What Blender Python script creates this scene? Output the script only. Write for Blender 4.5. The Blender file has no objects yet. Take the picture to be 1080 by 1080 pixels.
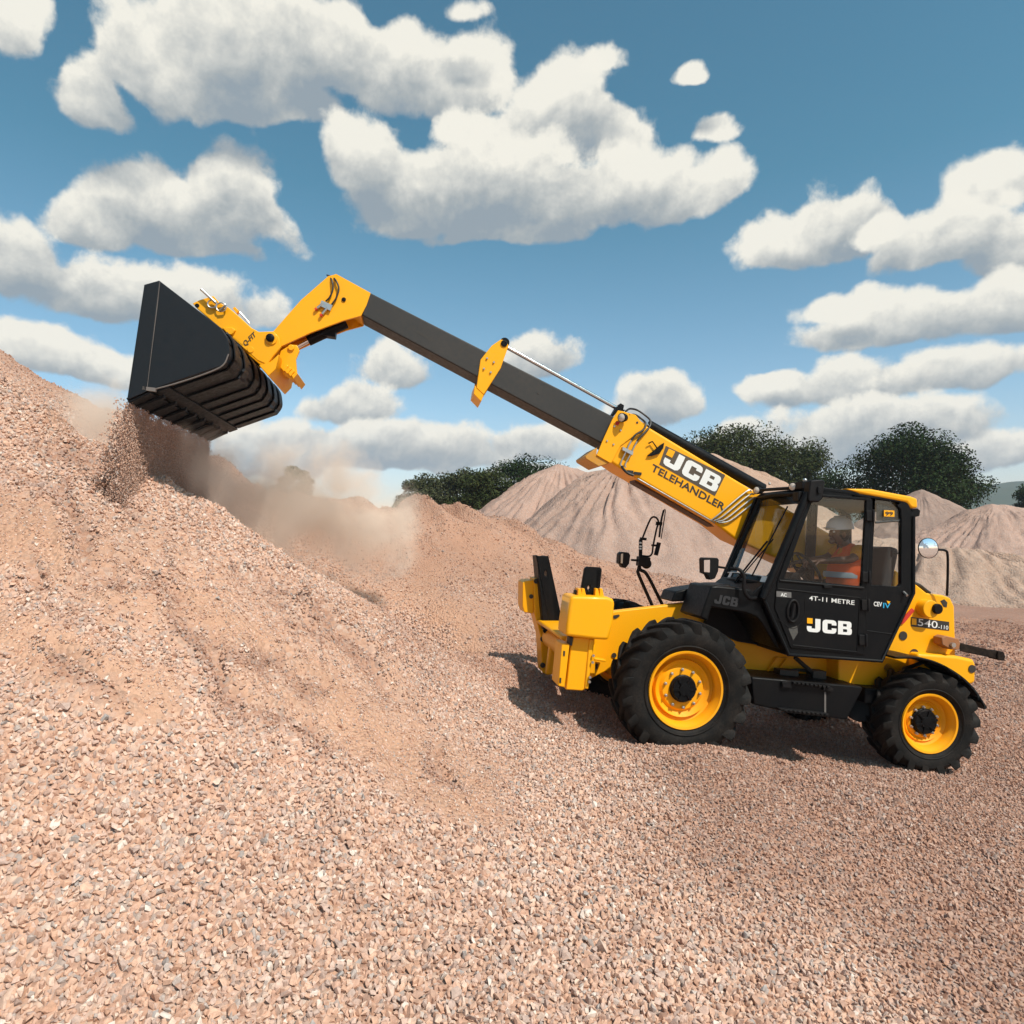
import bpy, bmesh, math, random
import numpy as np
from mathutils import Vector, Matrix
from mathutils.geometry import tessellate_polygon
R_ = math.radians
random.seed(7); rng = np.random.default_rng(11)
S = bpy.context.scene
COL = S.collection
H = 2.1                      # camera height above the level ground
F, CX, CY, PITCH = 720.0, 540.0, 540.0, 0.0317193

# ------------------------------------------------------------------ camera
cam_d = bpy.data.cameras.new('camera'); cam = bpy.data.objects.new('camera', cam_d); COL.objects.link(cam)
cam_d.sensor_width = 36; cam_d.lens = F / 1080 * 36; cam_d.clip_start = .05; cam_d.clip_end = 9000
cam.location = (0, 0, H); cam.rotation_euler = (math.pi / 2 + PITCH, 0, 0)
S.camera = cam

# ------------------------------------------------------------------ measuring helpers
MR = np.array([[-0.984, 0.1473, 0.1005], [-0.1464, -0.9891, 0.0157], [0.1017, 0.0007, 0.9948]])
MR, _ = np.linalg.qr(MR.T); MR = MR.T
if MR[0, 0] > 0: MR[0] *= -1
if MR[1, 1] > 0: MR[1] *= -1
if MR[2, 2] < 0: MR[2] *= -1
MT = np.array([1.410317, 7.338159, -1.418179 + H])      # machine frame: origin on the front axle, x forward, y to its left, z up
CAMR = np.array([[1, 0, 0], [0, math.cos(PITCH), -math.sin(PITCH)], [0, math.sin(PITCH), math.cos(PITCH)]])

def ray(u, v):
    return CAMR @ np.array([(u - CX) / F, 1.0, (CY - v) / F])
def atY(u, v, d):
    r = ray(u, v); p = r * d / r[1]; return np.array([p[0], p[1], p[2] + H])
CR = {0: (0, 0, 1), 1: (120, 270, 3.857), 2: (380, 320, 3.375), 3: (600, 410, 4.154), 4: (730, 480, 3.176), 5: (540, 520, 3.857),
      6: (800, 490, 4.911), 7: (900, 540, 3.857), 'A': (740, 500, 7.714), 'B': (780, 660, 6.75), 'C': (540, 570, 6.35),
      'D': (730, 600, 9), 'E': (620, 420, 10.8), 'F': (640, 530, 9), 'G': (130, 280, 5.4)}
CAM0 = np.array([0, 0, H])
def U(c, x, y, Y):
    """a point of the machine (machine frame) on its plane y = Y, measured on detail picture c"""
    ox, oy, s = CR[c]
    d = MR.T @ ray(ox + x / s, oy + y / s); o = MR.T @ (CAM0 - MT)
    t = (Y - o[1]) / d[1]
    p = o + t * d
    return Vector((p[0], Y, p[2]))
def UP(c, pts, Y): return [U(c, x, y, Y) for x, y in pts]
def l2w(p): return MR @ np.array(p) + MT

# ------------------------------------------------------------------ materials
def nt_new(name):
    m = bpy.data.materials.new(name); m.use_nodes = True
    return m, m.node_tree.nodes, m.node_tree.links
def N(nodes, t, **k):
    n = nodes.new(t)
    for a, b in k.items():
        if a in ('inp',):
            for i, v in b.items(): n.inputs[i].default_value = v
        else: setattr(n, a, b)
    return n
def paint(name, col, rough=.4, metal=0, dirt=.15, dirtcol=(.35, .24, .17), scale=3.0, bump=.0, coat=0.0, spec=.5):
    m, n, l = nt_new(name); b = n['Principled BSDF']
    b.inputs['Roughness'].default_value = rough; b.inputs['Metallic'].default_value = metal
    b.inputs['Specular IOR Level'].default_value = spec
    b.inputs['Coat Weight'].default_value = coat; b.inputs['Coat Roughness'].default_value = .12
    tc = N(n, 'ShaderNodeTexCoord')
    no = N(n, 'ShaderNodeTexNoise', inp={'Scale': scale, 'Detail': 8.0, 'Roughness': .65}); l.new(tc.outputs['Object'], no.inputs['Vector'])
    no2 = N(n, 'ShaderNodeTexNoise', inp={'Scale': scale * 14, 'Detail': 5.0, 'Roughness': .7}); l.new(tc.outputs['Object'], no2.inputs['Vector'])
    mul = N(n, 'ShaderNodeMath', operation='MULTIPLY'); l.new(no.outputs[0], mul.inputs[0]); l.new(no2.outputs[0], mul.inputs[1])
    mr = N(n, 'ShaderNodeMapRange', inp={1: .2, 2: .42, 3: 0, 4: dirt}); l.new(mul.outputs[0], mr.inputs[0])
    mx = N(n, 'ShaderNodeMix', data_type='RGBA'); mx.inputs[6].default_value = (*col, 1); mx.inputs[7].default_value = (*dirtcol, 1)
    l.new(mr.outputs[0], mx.inputs[0]); l.new(mx.outputs[2], b.inputs['Base Color'])
    r2 = N(n, 'ShaderNodeMapRange', inp={1: .3, 2: .7, 3: rough * .85, 4: min(1, rough * 1.3 + .05)}); l.new(no2.outputs[0], r2.inputs[0]); l.new(r2.outputs[0], b.inputs['Roughness'])
    if bump:
        bp = N(n, 'ShaderNodeBump', inp={'Strength': bump, 'Distance': .004}); l.new(no2.outputs[0], bp.inputs['Height']); l.new(bp.outputs[0], b.inputs['Normal'])
    return m
M_Y = paint('yellow_paint', (.98, .42, .001), .42, dirt=.03, coat=.12, spec=.3)
M_YR = paint('rim_yellow_paint', (.97, .39, .001), .5, dirt=.08, spec=.3)
M_BK = paint('black_paint', (.0035, .004, .005), .42, dirt=.018, spec=.16)
M_BUK = paint('bucket_charcoal_paint', (.006, .009, .013), .5, dirt=.02, dirtcol=(.10, .085, .075), scale=2, spec=.3)
M_WELD = paint('scraped_edge_steel', (.16, .14, .13), .6, dirt=.4, dirtcol=(.08, .06, .05), scale=8)
M_BOOM = paint('dark_grey_boom_paint', (.036, .035, .034), .5, dirt=.05, scale=1.5, spec=.3)
M_RUB = paint('tyre_rubber', (.0055, .0052, .005), .65, dirt=.30, dirtcol=(.10, .075, .06), scale=5, bump=.3, spec=.2)
M_PL = paint('black_plastic', (.005, .005, .006), .5, dirt=.03, spec=.2)
M_ST = paint('zinc_steel', (.55, .54, .52), .3, metal=.9, dirt=.2)
M_CHR = paint('chrome_rod', (.75, .75, .76), .12, metal=1, dirt=.03)
M_HOSE = paint('hose_rubber', (.01, .01, .01), .45, dirt=.1)
M_WH = paint('white_decal', (.82, .81, .78), .5, dirt=.05)
M_DK = paint('black_decal', (.03, .025, .02), .5, dirt=.03)
M_BR = paint('brown_grey_decal', (.085, .06, .04), .5, dirt=.05)
M_RED = paint('red_decal', (.6, .03, .02), .5, dirt=.1)
M_CY = paint('blue_decal', (.02, .35, .6), .5, dirt=.03)
M_RED2 = paint('rust_red_steel', (.35, .13, .04), .6, dirt=.3)
M_LAMP = paint('lamp_glass', (.7, .6, .5), .08, dirt=.02, coat=1)
M_MIR = paint('mirror_glass', (.85, .87, .9), .03, metal=1, dirt=.02)
M_SKIN = paint('skin', (.13, .055, .03), .5, dirt=.05)
M_VEST = paint('orange_vest', (1.0, .13, .02), .75, dirt=.1)
M_SHIRT = paint('amber_shirt', (.75, .28, .01), .8, dirt=.1)
M_BAND = paint('grey_reflective_band', (.4, .45, .48), .35, dirt=.1)
M_HAT = paint('white_helmet', (.8, .8, .8), .3, dirt=.05)
M_TR = paint('dark_trousers', (.03, .035, .05), .85, dirt=.1)
M_HAIR = paint('black_hair', (.008, .006, .005), .7, dirt=0)
M_SEAT = paint('seat_fabric', (.02, .02, .022), .9, dirt=.1)
def glass(name, tint, rough=0.0, dustamt=.03):
    m, n, l = nt_new(name); n.remove(n['Principled BSDF']); out = n['Material Output']
    t = N(n, 'ShaderNodeBsdfTransparent'); t.inputs[0].default_value = (*tint, 1)
    g = N(n, 'ShaderNodeBsdfGlossy', inp={'Roughness': rough}); g.inputs[0].default_value = (1, 1, 1, 1)
    fr = N(n, 'ShaderNodeLayerWeight', inp={0: .18})
    mr = N(n, 'ShaderNodeMapRange', inp={1: 0, 2: 1, 3: .02, 4: .5}); l.new(fr.outputs['Fresnel'], mr.inputs[0])
    mx = N(n, 'ShaderNodeMixShader'); l.new(mr.outputs[0], mx.inputs[0]); l.new(t.outputs[0], mx.inputs[1]); l.new(g.outputs[0], mx.inputs[2])
    d = N(n, 'ShaderNodeBsdfDiffuse'); d.inputs[0].default_value = (.45, .38, .32, 1)
    tc = N(n, 'ShaderNodeTexCoord'); no = N(n, 'ShaderNodeTexNoise', inp={'Scale': 3.0, 'Detail': 8.0, 'Roughness': .7}); l.new(tc.outputs['Object'], no.inputs[0])
    m2 = N(n, 'ShaderNodeMapRange', inp={1: .45, 2: .8, 3: dustamt * .2, 4: dustamt * 1.2}); l.new(no.outputs[0], m2.inputs[0])
    mx2 = N(n, 'ShaderNodeMixShader'); l.new(m2.outputs[0], mx2.inputs[0]); l.new(mx.outputs[0], mx2.inputs[1]); l.new(d.outputs[0], mx2.inputs[2])
    l.new(mx2.outputs[0], out.inputs[0]); return m
M_GL = glass('cab_glass', (.93, .95, .95), dustamt=.004)
M_GLF = glass('windshield_glass', (.92, .95, .96), dustamt=.015)

# ------------------------------------------------------------------ mesh builder
class MB:
    def __init__(s): s.v = []; s.f = []; s.uvq = None
    def add(s, vs, fs):
        o = len(s.v); s.v += [tuple(p) for p in vs]; s.f += [tuple(i + o for i in f) for f in fs]
    def prism(s, pts, dy, holes=(), ymid=None):
        """pts on a plane y = const; extruded by dy along y; holes are loops too"""
        loops = [pts] + list(holes); flat = [p for lp in loops for p in lp]; n = len(flat)
        tris = tessellate_polygon([[Vector((p[0], p[2], 0)) for p in lp] for lp in loops])
        vs = [tuple(p) for p in flat] + [(p[0], p[1] + dy, p[2]) for p in flat]
        fs = []
        if not holes and len(pts) <= 64:
            fs = [tuple(range(n)), tuple(range(2 * n - 1, n - 1, -1))]
        else:
            fs = [tuple(t) for t in tris] + [tuple(i + n for i in reversed(t)) for t in tris]
        o = 0
        for lp in loops:
            k = len(lp)
            for i in range(k):
                a, b = o + i, o + (i + 1) % k; fs.append((a, b, b + n, a + n))
            o += k
        s.add(vs, fs)
    def hexa(s, a, b):
        """two quads of 4 points"""
        s.add(list(a) + list(b), [(0, 1, 2, 3), (7, 6, 5, 4), (0, 4, 5, 1), (1, 5, 6, 2), (2, 6, 7, 3), (3, 7, 4, 0)])
    def box(s, c, d, rot=None):
        rot = rot or Matrix.Identity(3); c = Vector(c)
        q = [c + rot @ Vector((x * d[0] / 2, y * d[1] / 2, z * d[2] / 2)) for z in (-1, 1) for x, y in ((-1, -1), (1, -1), (1, 1), (-1, 1))]
        s.hexa(q[:4], q[4:])
    def tube(s, path, r, n=10, cap=True, r1=None):
        path = [Vector(p) for p in path]; m = len(path); rings = []
        t0 = (path[1] - path[0]).normalized(); up = Vector((0, 0, 1)) if abs(t0.z) < .9 else Vector((0, 1, 0))
        a = t0.cross(up).normalized()
        vs = []
        for i, p in enumerate(path):
            if i == 0: t = t0
            elif i == m - 1: t = (path[-1] - path[-2]).normalized()
            else: t = ((path[i + 1] - p).normalized() + (p - path[i - 1]).normalized()).normalized()
            a = (a - t * a.dot(t)).normalized(); b = t.cross(a)
            rr = r if r1 is None else r + (r1 - r) * i / (m - 1)
            vs += [p + (a * math.cos(2 * math.pi * k / n) + b * math.sin(2 * math.pi * k / n)) * rr for k in range(n)]
        fs = [(i * n + k, i * n + (k + 1) % n, (i + 1) * n + (k + 1) % n, (i + 1) * n + k) for i in range(m - 1) for k in range(n)]
        if cap: fs += [tuple(range(n - 1, -1, -1)), tuple(range((m - 1) * n, m * n))]
        s.add(vs, fs)
    def lathe(s, prof, c=(0, 0, 0), n=48, axis='y', rot=None, closed=False, cap=True):
        """prof: (radius, along)"""
        c = Vector(c); vs = []; m = len(prof)
        for r, h in prof:
            for k in range(n):
                a = 2 * math.pi * k / n; p = Vector((r * math.cos(a), h, r * math.sin(a)))
                if axis == 'z': p = Vector((p.x, p.z, p.y))
                if axis == 'x': p = Vector((p.y, p.x, p.z))
                vs.append(c + (rot @ p if rot else p))
        fs = [(i * n + k, i * n + (k + 1) % n, (i + 1) * n + (k + 1) % n, (i + 1) * n + k) for i in range(m - 1) for k in range(n)]
        if closed: fs += [((m - 1) * n + k, (m - 1) * n + (k + 1) % n, (k + 1) % n, k) for k in range(n)]
        elif cap:
            fs += [tuple(range(n - 1, -1, -1)), tuple(range((m - 1) * n, m * n))]
        s.add(vs, fs)
    def ball(s, c, r, n=16, sc=(1, 1, 1)):
        c = Vector(c); pr = [(max(1e-4, math.sin(math.pi * i / n)), -math.cos(math.pi * i / n)) for i in range(n + 1)]
        o = len(s.v); s.lathe(pr, n=n * 2, axis='z')
        for i in range(o, len(s.v)):
            p = s.v[i]; s.v[i] = (c.x + p[0] * r * sc[0], c.y + p[1] * r * sc[1], c.z + p[2] * r * sc[2])
    def build(s, name, mat, parent=None, bevel=0, seg=2, off=True, sharp=38, xform=None):
        me = bpy.data.meshes.new(name); vs = s.v
        if xform: vs = [tuple(xform @ Vector(p)) for p in vs]
        if parent is not None and off:
            b = parent_off(parent)
            vs = [(p[0] - b[0], p[1] - b[1], p[2] - b[2]) for p in vs]
        me.from_pydata(vs, [], s.f)
        bm = bmesh.new(); bm.from_mesh(me)
        bmesh.ops.remove_doubles(bm, verts=bm.verts, dist=1e-5)
        bmesh.ops.recalc_face_normals(bm, faces=bm.faces)
        for e in bm.edges:
            if len(e.link_faces) == 2: e.smooth = e.calc_face_angle(0) < R_(sharp)
        for f_ in bm.faces: f_.smooth = True
        bm.to_mesh(me); bm.free()
        me.materials.append(mat)
        o = bpy.data.objects.new(name, me); COL.objects.link(o)
        if parent is not None: o.parent = parent
        if bevel:
            md = o.modifiers.new('bevel', 'BEVEL'); md.width = bevel; md.segments = seg; md.limit_method = 'ANGLE'; md.angle_limit = R_(40); md.harden_normals = False
        return o
OFF = {}
def parent_off(p):
    while p is not None:
        if p.name in OFF: return OFF[p.name]
        p = p.parent
    return Vector((0, 0, 0))
def tag(o, label=None, cat=None, group=None, kind=None):
    if label: o['label'] = label
    if cat: o['category'] = cat
    if group: o['group'] = group
    if kind: o['kind'] = kind
    return o
def empty(name, mat4):
    o = bpy.data.objects.new(name, None); COL.objects.link(o); o.matrix_world = mat4; o.empty_display_size = .3; return o
def bez(pts, n=8):
    """smooth path through points (Catmull-Rom)"""
    P = [Vector(p) for p in pts]; P = [2 * P[0] - P[1]] + P + [2 * P[-1] - P[-2]]; out = []
    for i in range(1, len(P) - 2):
        for k in range(n):
            t = k / n; a, b, c, d = P[i - 1:i + 3]
            out.append(.5 * ((2 * b) + (c - a) * t + (2 * a - 5 * b + 4 * c - d) * t * t + (3 * b - a - 3 * c + d) * t ** 3))
    out.append(P[-2]); return out

# lettering: meshes laid on the machine's planes
def font_mesh(txt, bold=.0):
    cu = bpy.data.curves.new('t', 'FONT'); cu.body = txt; cu.offset = bold; cu.resolution_u = 3
    ob = bpy.data.objects.new('t', cu); COL.objects.link(ob)
    dg = bpy.context.evaluated_depsgraph_get(); me = bpy.data.meshes.new_from_object(ob.evaluated_get(dg))
    vs = [v.co.copy() for v in me.vertices]; fs = [tuple(p.vertices) for p in me.polygons]
    bpy.data.objects.remove(ob); bpy.data.curves.remove(cu); bpy.data.meshes.remove(me)
    return vs, fs
def logo_mesh():
    def rr(pts): return pts
    J = [(.42, 1), (1, 1), (1, .22), (.93, .07), (.78, 0), (.2, 0), (.06, .07), (0, .2), (0, .46), (.33, .46), (.33, .27), (.62, .27), (.62, 1)][0:]
    J = [(.60, 1), (.97, 1), (.97, .25), (.90, .08), (.74, 0), (.2, 0), (.06, .07), (0, .22), (0, .42), (.34, .42), (.34, .27), (.60, .27)]
    C = [(1, .4), (1, .2), (.93, .06), (.78, 0), (.22, 0), (.07, .06), (0, .2), (0, .8), (.07, .94), (.22, 1), (.78, 1), (.93, .94), (1, .8), (1, .62), (.66, .62), (.66, .74), (.36, .74), (.36, .26), (.66, .26), (.66, .4)]
    B = [(0, 0), (.82, 0), (.95, .05), (1, .16), (1, .4), (.95, .48), (.88, .51), (.94, .55), (.97, .62), (.97, .84), (.92, .95), (.8, 1), (0, 1)]
    Bh = [[(.36, .2), (.62, .2), (.66, .24), (.66, .37), (.62, .41), (.36, .41)], [(.36, .61), (.6, .61), (.63, .64), (.63, .77), (.6, .8), (.36, .8)]]
    vs, fs = [], []
    for x0, loops in ((0, [J]), (1.12, [C]), (2.24, [B] + Bh)):
        o = len(vs); fl = [Vector((x * 1.0 + x0, y, 0)) for lp in loops for x, y in lp]; vs += fl
        fs += [tuple(i + o for i in t) for t in tessellate_polygon([[Vector((x, y, 0)) for x, y in lp] for lp in loops])]
    return vs, fs
def letters(name, mesh, c, p0, p1, hpx_top, Y, mat, parent, proud=.004, thick=.0):
    """p0,p1: baseline ends; hpx_top: picture point at the top of the first letter"""
    vs, fs = mesh; x0 = min(v.x for v in vs); x1 = max(v.x for v in vs); y0 = min(v.y for v in vs); y1 = max(v.y for v in vs)
    A, B, T = U(c, *p0, Y + proud), U(c, *p1, Y + proud), U(c, *hpx_top, Y + proud)
    r = B - A; up = T - A
    mb = MB(); mb.add([A + r * ((v.x - x0) / (x1 - x0)) + up * ((v.y - y0) / (y1 - y0)) for v in vs], fs)
    return mb.build(name, mat, parent)
def quad(name, c, pts, Y, mat, parent, proud=.003, t=.002, bevel=0):
    mb = MB(); mb.prism(UP(c, pts, Y + proud), -t); return mb.build(name, mat, parent, bevel)

# ------------------------------------------------------------------ telehandler
base = Vector((-1.25, 0, -.64))
TM = Matrix([[*MR[0], 0], [*MR[1], 0], [*MR[2], 0], [0, 0, 0, 1]])
bw = l2w(base); TM.translation = Vector(bw)
TEL = empty('telehandler', TM); OFF['telehandler'] = base
tag(TEL, 'yellow and black telescopic handler with raised boom tipping gravel from its black bucket', 'telehandler')
def P(name, mb, mat, bevel=0, parent=None, **k): return mb.build(name, mat, parent or TEL, bevel, **k)

# --- wheels
def tyre(Rr, W, rim, nl):
    mb = MB(); h = W / 2
    prof = [(rim, -h * .72), (rim + .03, -h * .86), (rim + (Rr - rim) * .35, -h * 1.0), (rim + (Rr - rim) * .62, -h * .98), (Rr - .075, -h * .90), (Rr - .042, -h * .72), (Rr - .032, -h * .3), (Rr - .03, 0)]
    prof = prof + [(r, -y) for r, y in reversed(prof[:-1])] + [(rim - .004, h * .5), (rim - .004, -h * .5)]
    mb.lathe(prof, n=96, closed=True)
    # raised ring on the sidewall
    for sgn in (-1, 1):
        mb.lathe([(rim + .035, sgn * h * .80), (rim + .045, sgn * (h * .93 + .006)), (rim + .06, sgn * (h * .95 + .006)), (rim + .066, sgn * h * .85)], n=96, closed=True)
    step = 2 * math.pi / nl
    for k in range(nl):
        for sg in (-1, 1):
            a0 = k * step + (step / 2 if sg > 0 else 0)
            sec = []
            for t in (0, .3, .6, .85, 1.0, 1.12):
                y = sg * (-.02 + (h * .985 + .02) * min(t, 1.0)); a = a0 + step * 1.05 * t ** .9
                w = (.026 + .016 * t) / Rr * Rr
                top = Rr - .012 * t * t if t <= 1 else Rr - .075; bot = (Rr - .05) if t < .7 else Rr - .11
                if t > 1: y = sg * h * 1.02; top = Rr - .085; bot = Rr - .14
                sec.append((a, y, w, top, bot))
            vs = []
            for a, y, w, top, bot in sec:
                da = w / Rr
                for aa, rr in ((a - da * .8, top), (a + da * .8, top), (a + da * 1.25, bot), (a - da * 1.25, bot)):
                    yy = y * (.93 if rr == bot and abs(y) > h * .8 else 1)
                    vs.append((rr * math.cos(aa), yy, rr * math.sin(aa)))
            m = len(sec); fs = [(i * 4 + q, i * 4 + (q + 1) % 4, i * 4 + 4 + (q + 1) % 4, i * 4 + 4 + q) for i in range(m - 1) for q in range(4)]
            fs += [(3, 2, 1, 0), (m * 4 - 4, m * 4 - 3, m * 4 - 2, m * 4 - 1)]
            mb.add(vs, fs)
    return mb
def rim_mb(r, h, deep, hubr):
    mb = MB()
    pr = [(r, h * .74), (r + .012, h * .80), (r + .006, h * .86), (r - .012, h * .84), (r - .022, h * .7), (r - .035, h * .62), (r - .045, h * .3), (r - .075, h * .22), (r - .085, deep + .03), (r - .11, deep + .005),
          (r * .62, deep - .005), (r * .55, deep + .02), (hubr * 1.15, deep + .022), (hubr * .8, deep + .02)]
    mb.lathe(pr, n=72, cap=False)
    mb.lathe([(r, -h * .7), (r + .01, -h * .8), (r - .02, -h * .75), (r - .05, -h * .2), (r - .05, deep)], n=72, cap=False)
    return mb
def hub_mb(hr, y0, L):
    mb = MB(); mb.lathe([(hr, y0), (hr, y0 + L * .55), (hr * .95, y0 + L * .6), (hr * .93, y0 + L * .62), (hr * .93, y0 + L * .85), (hr * .86, y0 + L), (hr * .45, y0 + L), (hr * .42, y0 + L + .012), (.01, y0 + L + .014)], n=40)
    for k in range(6):
        a = k * math.pi / 3; mb.box((hr * .65 * math.cos(a), y0 + L + .004, hr * .65 * math.sin(a)), (hr * .5, .014, .02), Matrix.Rotation(-a, 3, 'Y'))
    return mb
nut = MB(); nut.lathe([(.014, 0), (.014, .02), (.008, .022), (.008, .035)], n=6)
def wheel(center, Rr, W, rim, nl, deep, hr, hl, side, steer=0, spin=0):
    rt = Matrix.Rotation(steer, 4, 'Z')
    root = bpy.data.objects.new('wheel', None); COL.objects.link(root); root.parent = TEL
    root.location = Vector(center) - base; root.rotation_euler = (0, 0, steer + (0 if side > 0 else math.pi)); OFF[root.name] = Vector((0, 0, 0))
    sp = Matrix.Rotation(spin, 4, 'Y')
    tyre(Rr, W, rim, nl).build('tyre', M_RUB, root, .006, xform=sp, seg=1); rim_mb(rim, W / 2, deep, hr).build('rim', M_YR, root, xform=sp)
    hub_mb(hr, deep, hl).build('hub', M_BK, root, xform=sp)
    first = None
    for k in range(10):
        a = k * math.pi / 5 + .2
        if first is None: o = first = nut.build('wheel_nut', M_ST, root)
        else: o = first.copy(); COL.objects.link(o); o.parent = root
        o.location = (rim * .50 * math.cos(a), deep + .02, rim * .50 * math.sin(a))
    return root
FRx, RRx, RRz = 0.0, -2.493, -.150
FW_R, RW_R = .63, .505
wheel((0, .955, 0), FW_R, .42, .345, 20, .06, .125, .075, 1, 0, .1)
wheel((0, -.955, 0), FW_R, .42, .345, 20, .06, .125, .075, -1)
wheel((RRx, .965, RRz), RW_R, .37, .275, 18, .03, .125, .07, 1, R_(-4), .3)
wheel((RRx, -.965, RRz), RW_R, .37, .275, 18, .03, .125, .07, -1, R_(-4))
mb = MB(); mb.tube([(0, -.8, 0), (0, .8, 0)], .09, 16); mb.box((0, 0, 0), (.35, .4, .34)); mb.box((0, .55, .02), (.22, .3, .2)); mb.box((0, -.55, .02), (.22, .3, .2)); P('front_axle', mb, M_BK, .01)
mb = MB(); mb.tube([(RRx, -.8, RRz), (RRx, .8, RRz)], .085, 16); mb.box((RRx, 0, RRz), (.32, .38, .3)); mb.box((RRx + .1, .5, RRz + .02), (.25, .35, .22)); P('rear_axle', mb, M_BK, .01)

# --- chassis
mb = MB()
mb.prism(UP(5, [(322, 505), (420, 480), (785, 438), (985, 430), (1000, 620), (1000, 720), (560, 800), (500, 760), (432, 702), (322, 755), (318, 640)], .47), -.10)
mb.prism([p + Vector((0, -.9, -.12)) for p in UP(5, [(322, 505), (420, 480), (785, 438), (985, 430), (1000, 620), (1000, 720), (560, 800), (500, 760), (432, 702), (322, 755), (318, 640)], .47)], .10)
a = UP(5, [(420, 500), (960, 450), (960, 640), (420, 640)], .47)
mb.prism([p + Vector((0, -.1, -.10)) for p in a], -.74)
P('front_chassis', mb, M_Y, .012)
mb = MB(); mb.prism(UP(4, [(60, 600), (310, 655), (640, 690), (700, 700), (700, 800), (600, 775), (200, 735), (40, 730)], .52), -.95); P('mid_chassis', mb, M_Y, .012)
mb = MB()
for q in (((265, 225, 350, 230, 255, 350, 195, 335)), ((870, 280, 940, 285, 845, 395, 778, 385))):
    pts = [(q[0], q[1]), (q[2], q[3]), (q[4], q[5]), (q[6], q[7])]; cx = sum(p[0] for p in pts) / 4; cy = sum(p[1] for p in pts) / 4
    mb.prism(UP('B', pts, .56), -.03, [UP('B', [(cx + (x - cx) * .8, cy + (y - cy) * .86) for x, y in pts], .56)])
P('chassis_slot_rim', mb, M_Y, .002)
mb = MB(); mb.tube(bez(UP('B', [(395, 225), (480, 300), (560, 360), (600, 350)], .7), 6), .022, 8); mb.tube(bez(UP('B', [(260, 330), (420, 315), (560, 330), (610, 370)], .65), 6), .016, 8); mb.box(U('B', 545, 350, .68), (.14, .12, .1)); mb.box(U('B', 330, 335, .66), (.2, .12, .07)); P('hydraulic_line', mb, M_HOSE)
mb = MB(); mb.prism(UP('B', [(880, 275), (985, 270), (1000, 330), (1080, 345), (1080, 400), (1000, 415), (830, 395)], .62), -.12); P('rear_bracket', mb, M_Y, .01)
mb = MB(); mb.prism(UP('B', [(905, 420), (950, 320), (985, 420)], .63), -.02); mb.lathe([(.05, 0), (.05, .1)], U('B', 1010, 290, .62), 16); P('bracket_gusset', mb, M_RED2)

# --- step and tank box between the wheels
mb = MB(); mb.prism(UP('B', [(85, 365), (870, 432), (880, 450), (765, 672), (640, 655), (270, 600), (100, 562)], 1.0), -.5); P('side_tank', mb, M_BK, .015)
mb = MB()
for i in range(9): mb.box(U('B', 385 + i * 30, 405 + i * 3.6, 1.03), (.03, .05, .018))
mb.prism(UP('B', [(370, 392), (650, 418), (640, 440), (370, 418)], 1.01), -.02); mb.prism(UP('B', [(305, 400), (370, 395), (372, 445), (308, 440)], 1.03), -.05); mb.prism(UP('B', [(600, 440), (670, 445), (665, 470), (600, 462)], 1.03), -.03)
P('upper_step', mb, M_PL, .003)
mb = MB(); mb.prism(UP('B', [(282, 588), (640, 628), (635, 650), (330, 618)], 1.06), -.08)
for i in range(10): mb.box(U('B', 330 + i * 32, 602 + i * 3.5, 1.07), (.028, .02, .012))
P('lower_step', mb, M_PL, .003)
mb = MB(); mb.prism(UP('B', [(604, 470), (616, 470), (616, 640), (604, 640)], 1.004), -.003); P('tank_seam', mb, M_WELD)
mb = MB(); mb.tube([U('B', 860, 560, .8), U('B', 860, 560, .2)], .17, 24); mb.box(U('B', 880, 470, .7), (.25, .4, .15)); P('transmission_case', mb, M_BK, .01)

# --- black front mudguard with embossed letters
arch = [(182, 165), (235, 160), (560, 195), (640, 300), (700, 420), (840, 770), (800, 745), (660, 510), (610, 455), (520, 420), (188, 362), (150, 495), (78, 462)]
mb = MB(); mb.prism(UP('D', arch, 1.06), -.5); P('front_mudguard', mb, M_BK, .015)
mb = MB(); mb.prism(UP('D', [(190, 330), (620, 380), (860, 760), (430, 690), (120, 520)], .56), -.04); P('mudguard_cavity_shade', mb, M_PL)  # black sheet painted in for the shade of the mudguard cavity
for dx, (nm, k) in enumerate((('mudguard_lettering', 0),)):
    letters(nm, logo_mesh(), 'D', (205, 325), (425, 362), (225, 240), 1.06, paint('embossed_plastic', (.022, .024, .028), .35, dirt=.02), TEL, .010)
mb = MB(); mb.prism(UP(5, [(648, 442), (664, 402), (700, 392), (835, 372), (990, 372), (990, 470), (785, 440)], .52), -.34); P('bonnet_cover', mb, M_BK, .015)
pass

# --- rear body
rb = [(170, 235), (250, 290), (300, 330), (366, 338), (396, 350), (412, 384), (418, 588), (420, 640), (300, 700), (110, 700), (-60, 735), (-60, 600), (150, 500)]
mb = MB(); mb.prism(UP(7, rb, .72), -.42); mb.prism([p + Vector((0, -1.2, 0)) for p in UP(7, rb, .72)], -.3)
a = UP(7, [(240, 480), (417, 500), (417, 680), (100, 690)], .72); mb.prism([p + Vector((0, -.4, 0)) for p in a], -.85)
P('rear_body', mb, M_Y, .018, seg=3)
mb = MB(); mb.prism(UP(7, [(262, 575), (418, 585), (492, 600), (499, 620), (499, 695), (430, 720), (250, 690)], .84), -1.6); P('counterweight', mb, M_Y, .03, seg=3)
mb = MB(); pc = U(7, 342, 394, .84); mb.lathe([(.095, -.16), (.09, 0), (.085, .006), (.05, .006)], pc + Vector((.055, -.02, -.01)), 32); P('pivot_boss', mb, M_Y, .004)
mb = MB(); mb.lathe([(.052, -.1), (.052, .012), (.045, .02)], pc + Vector((0.0, 0, 0)), 24); P('pivot_pin', mb, M_BK)
mb = MB()
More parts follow.
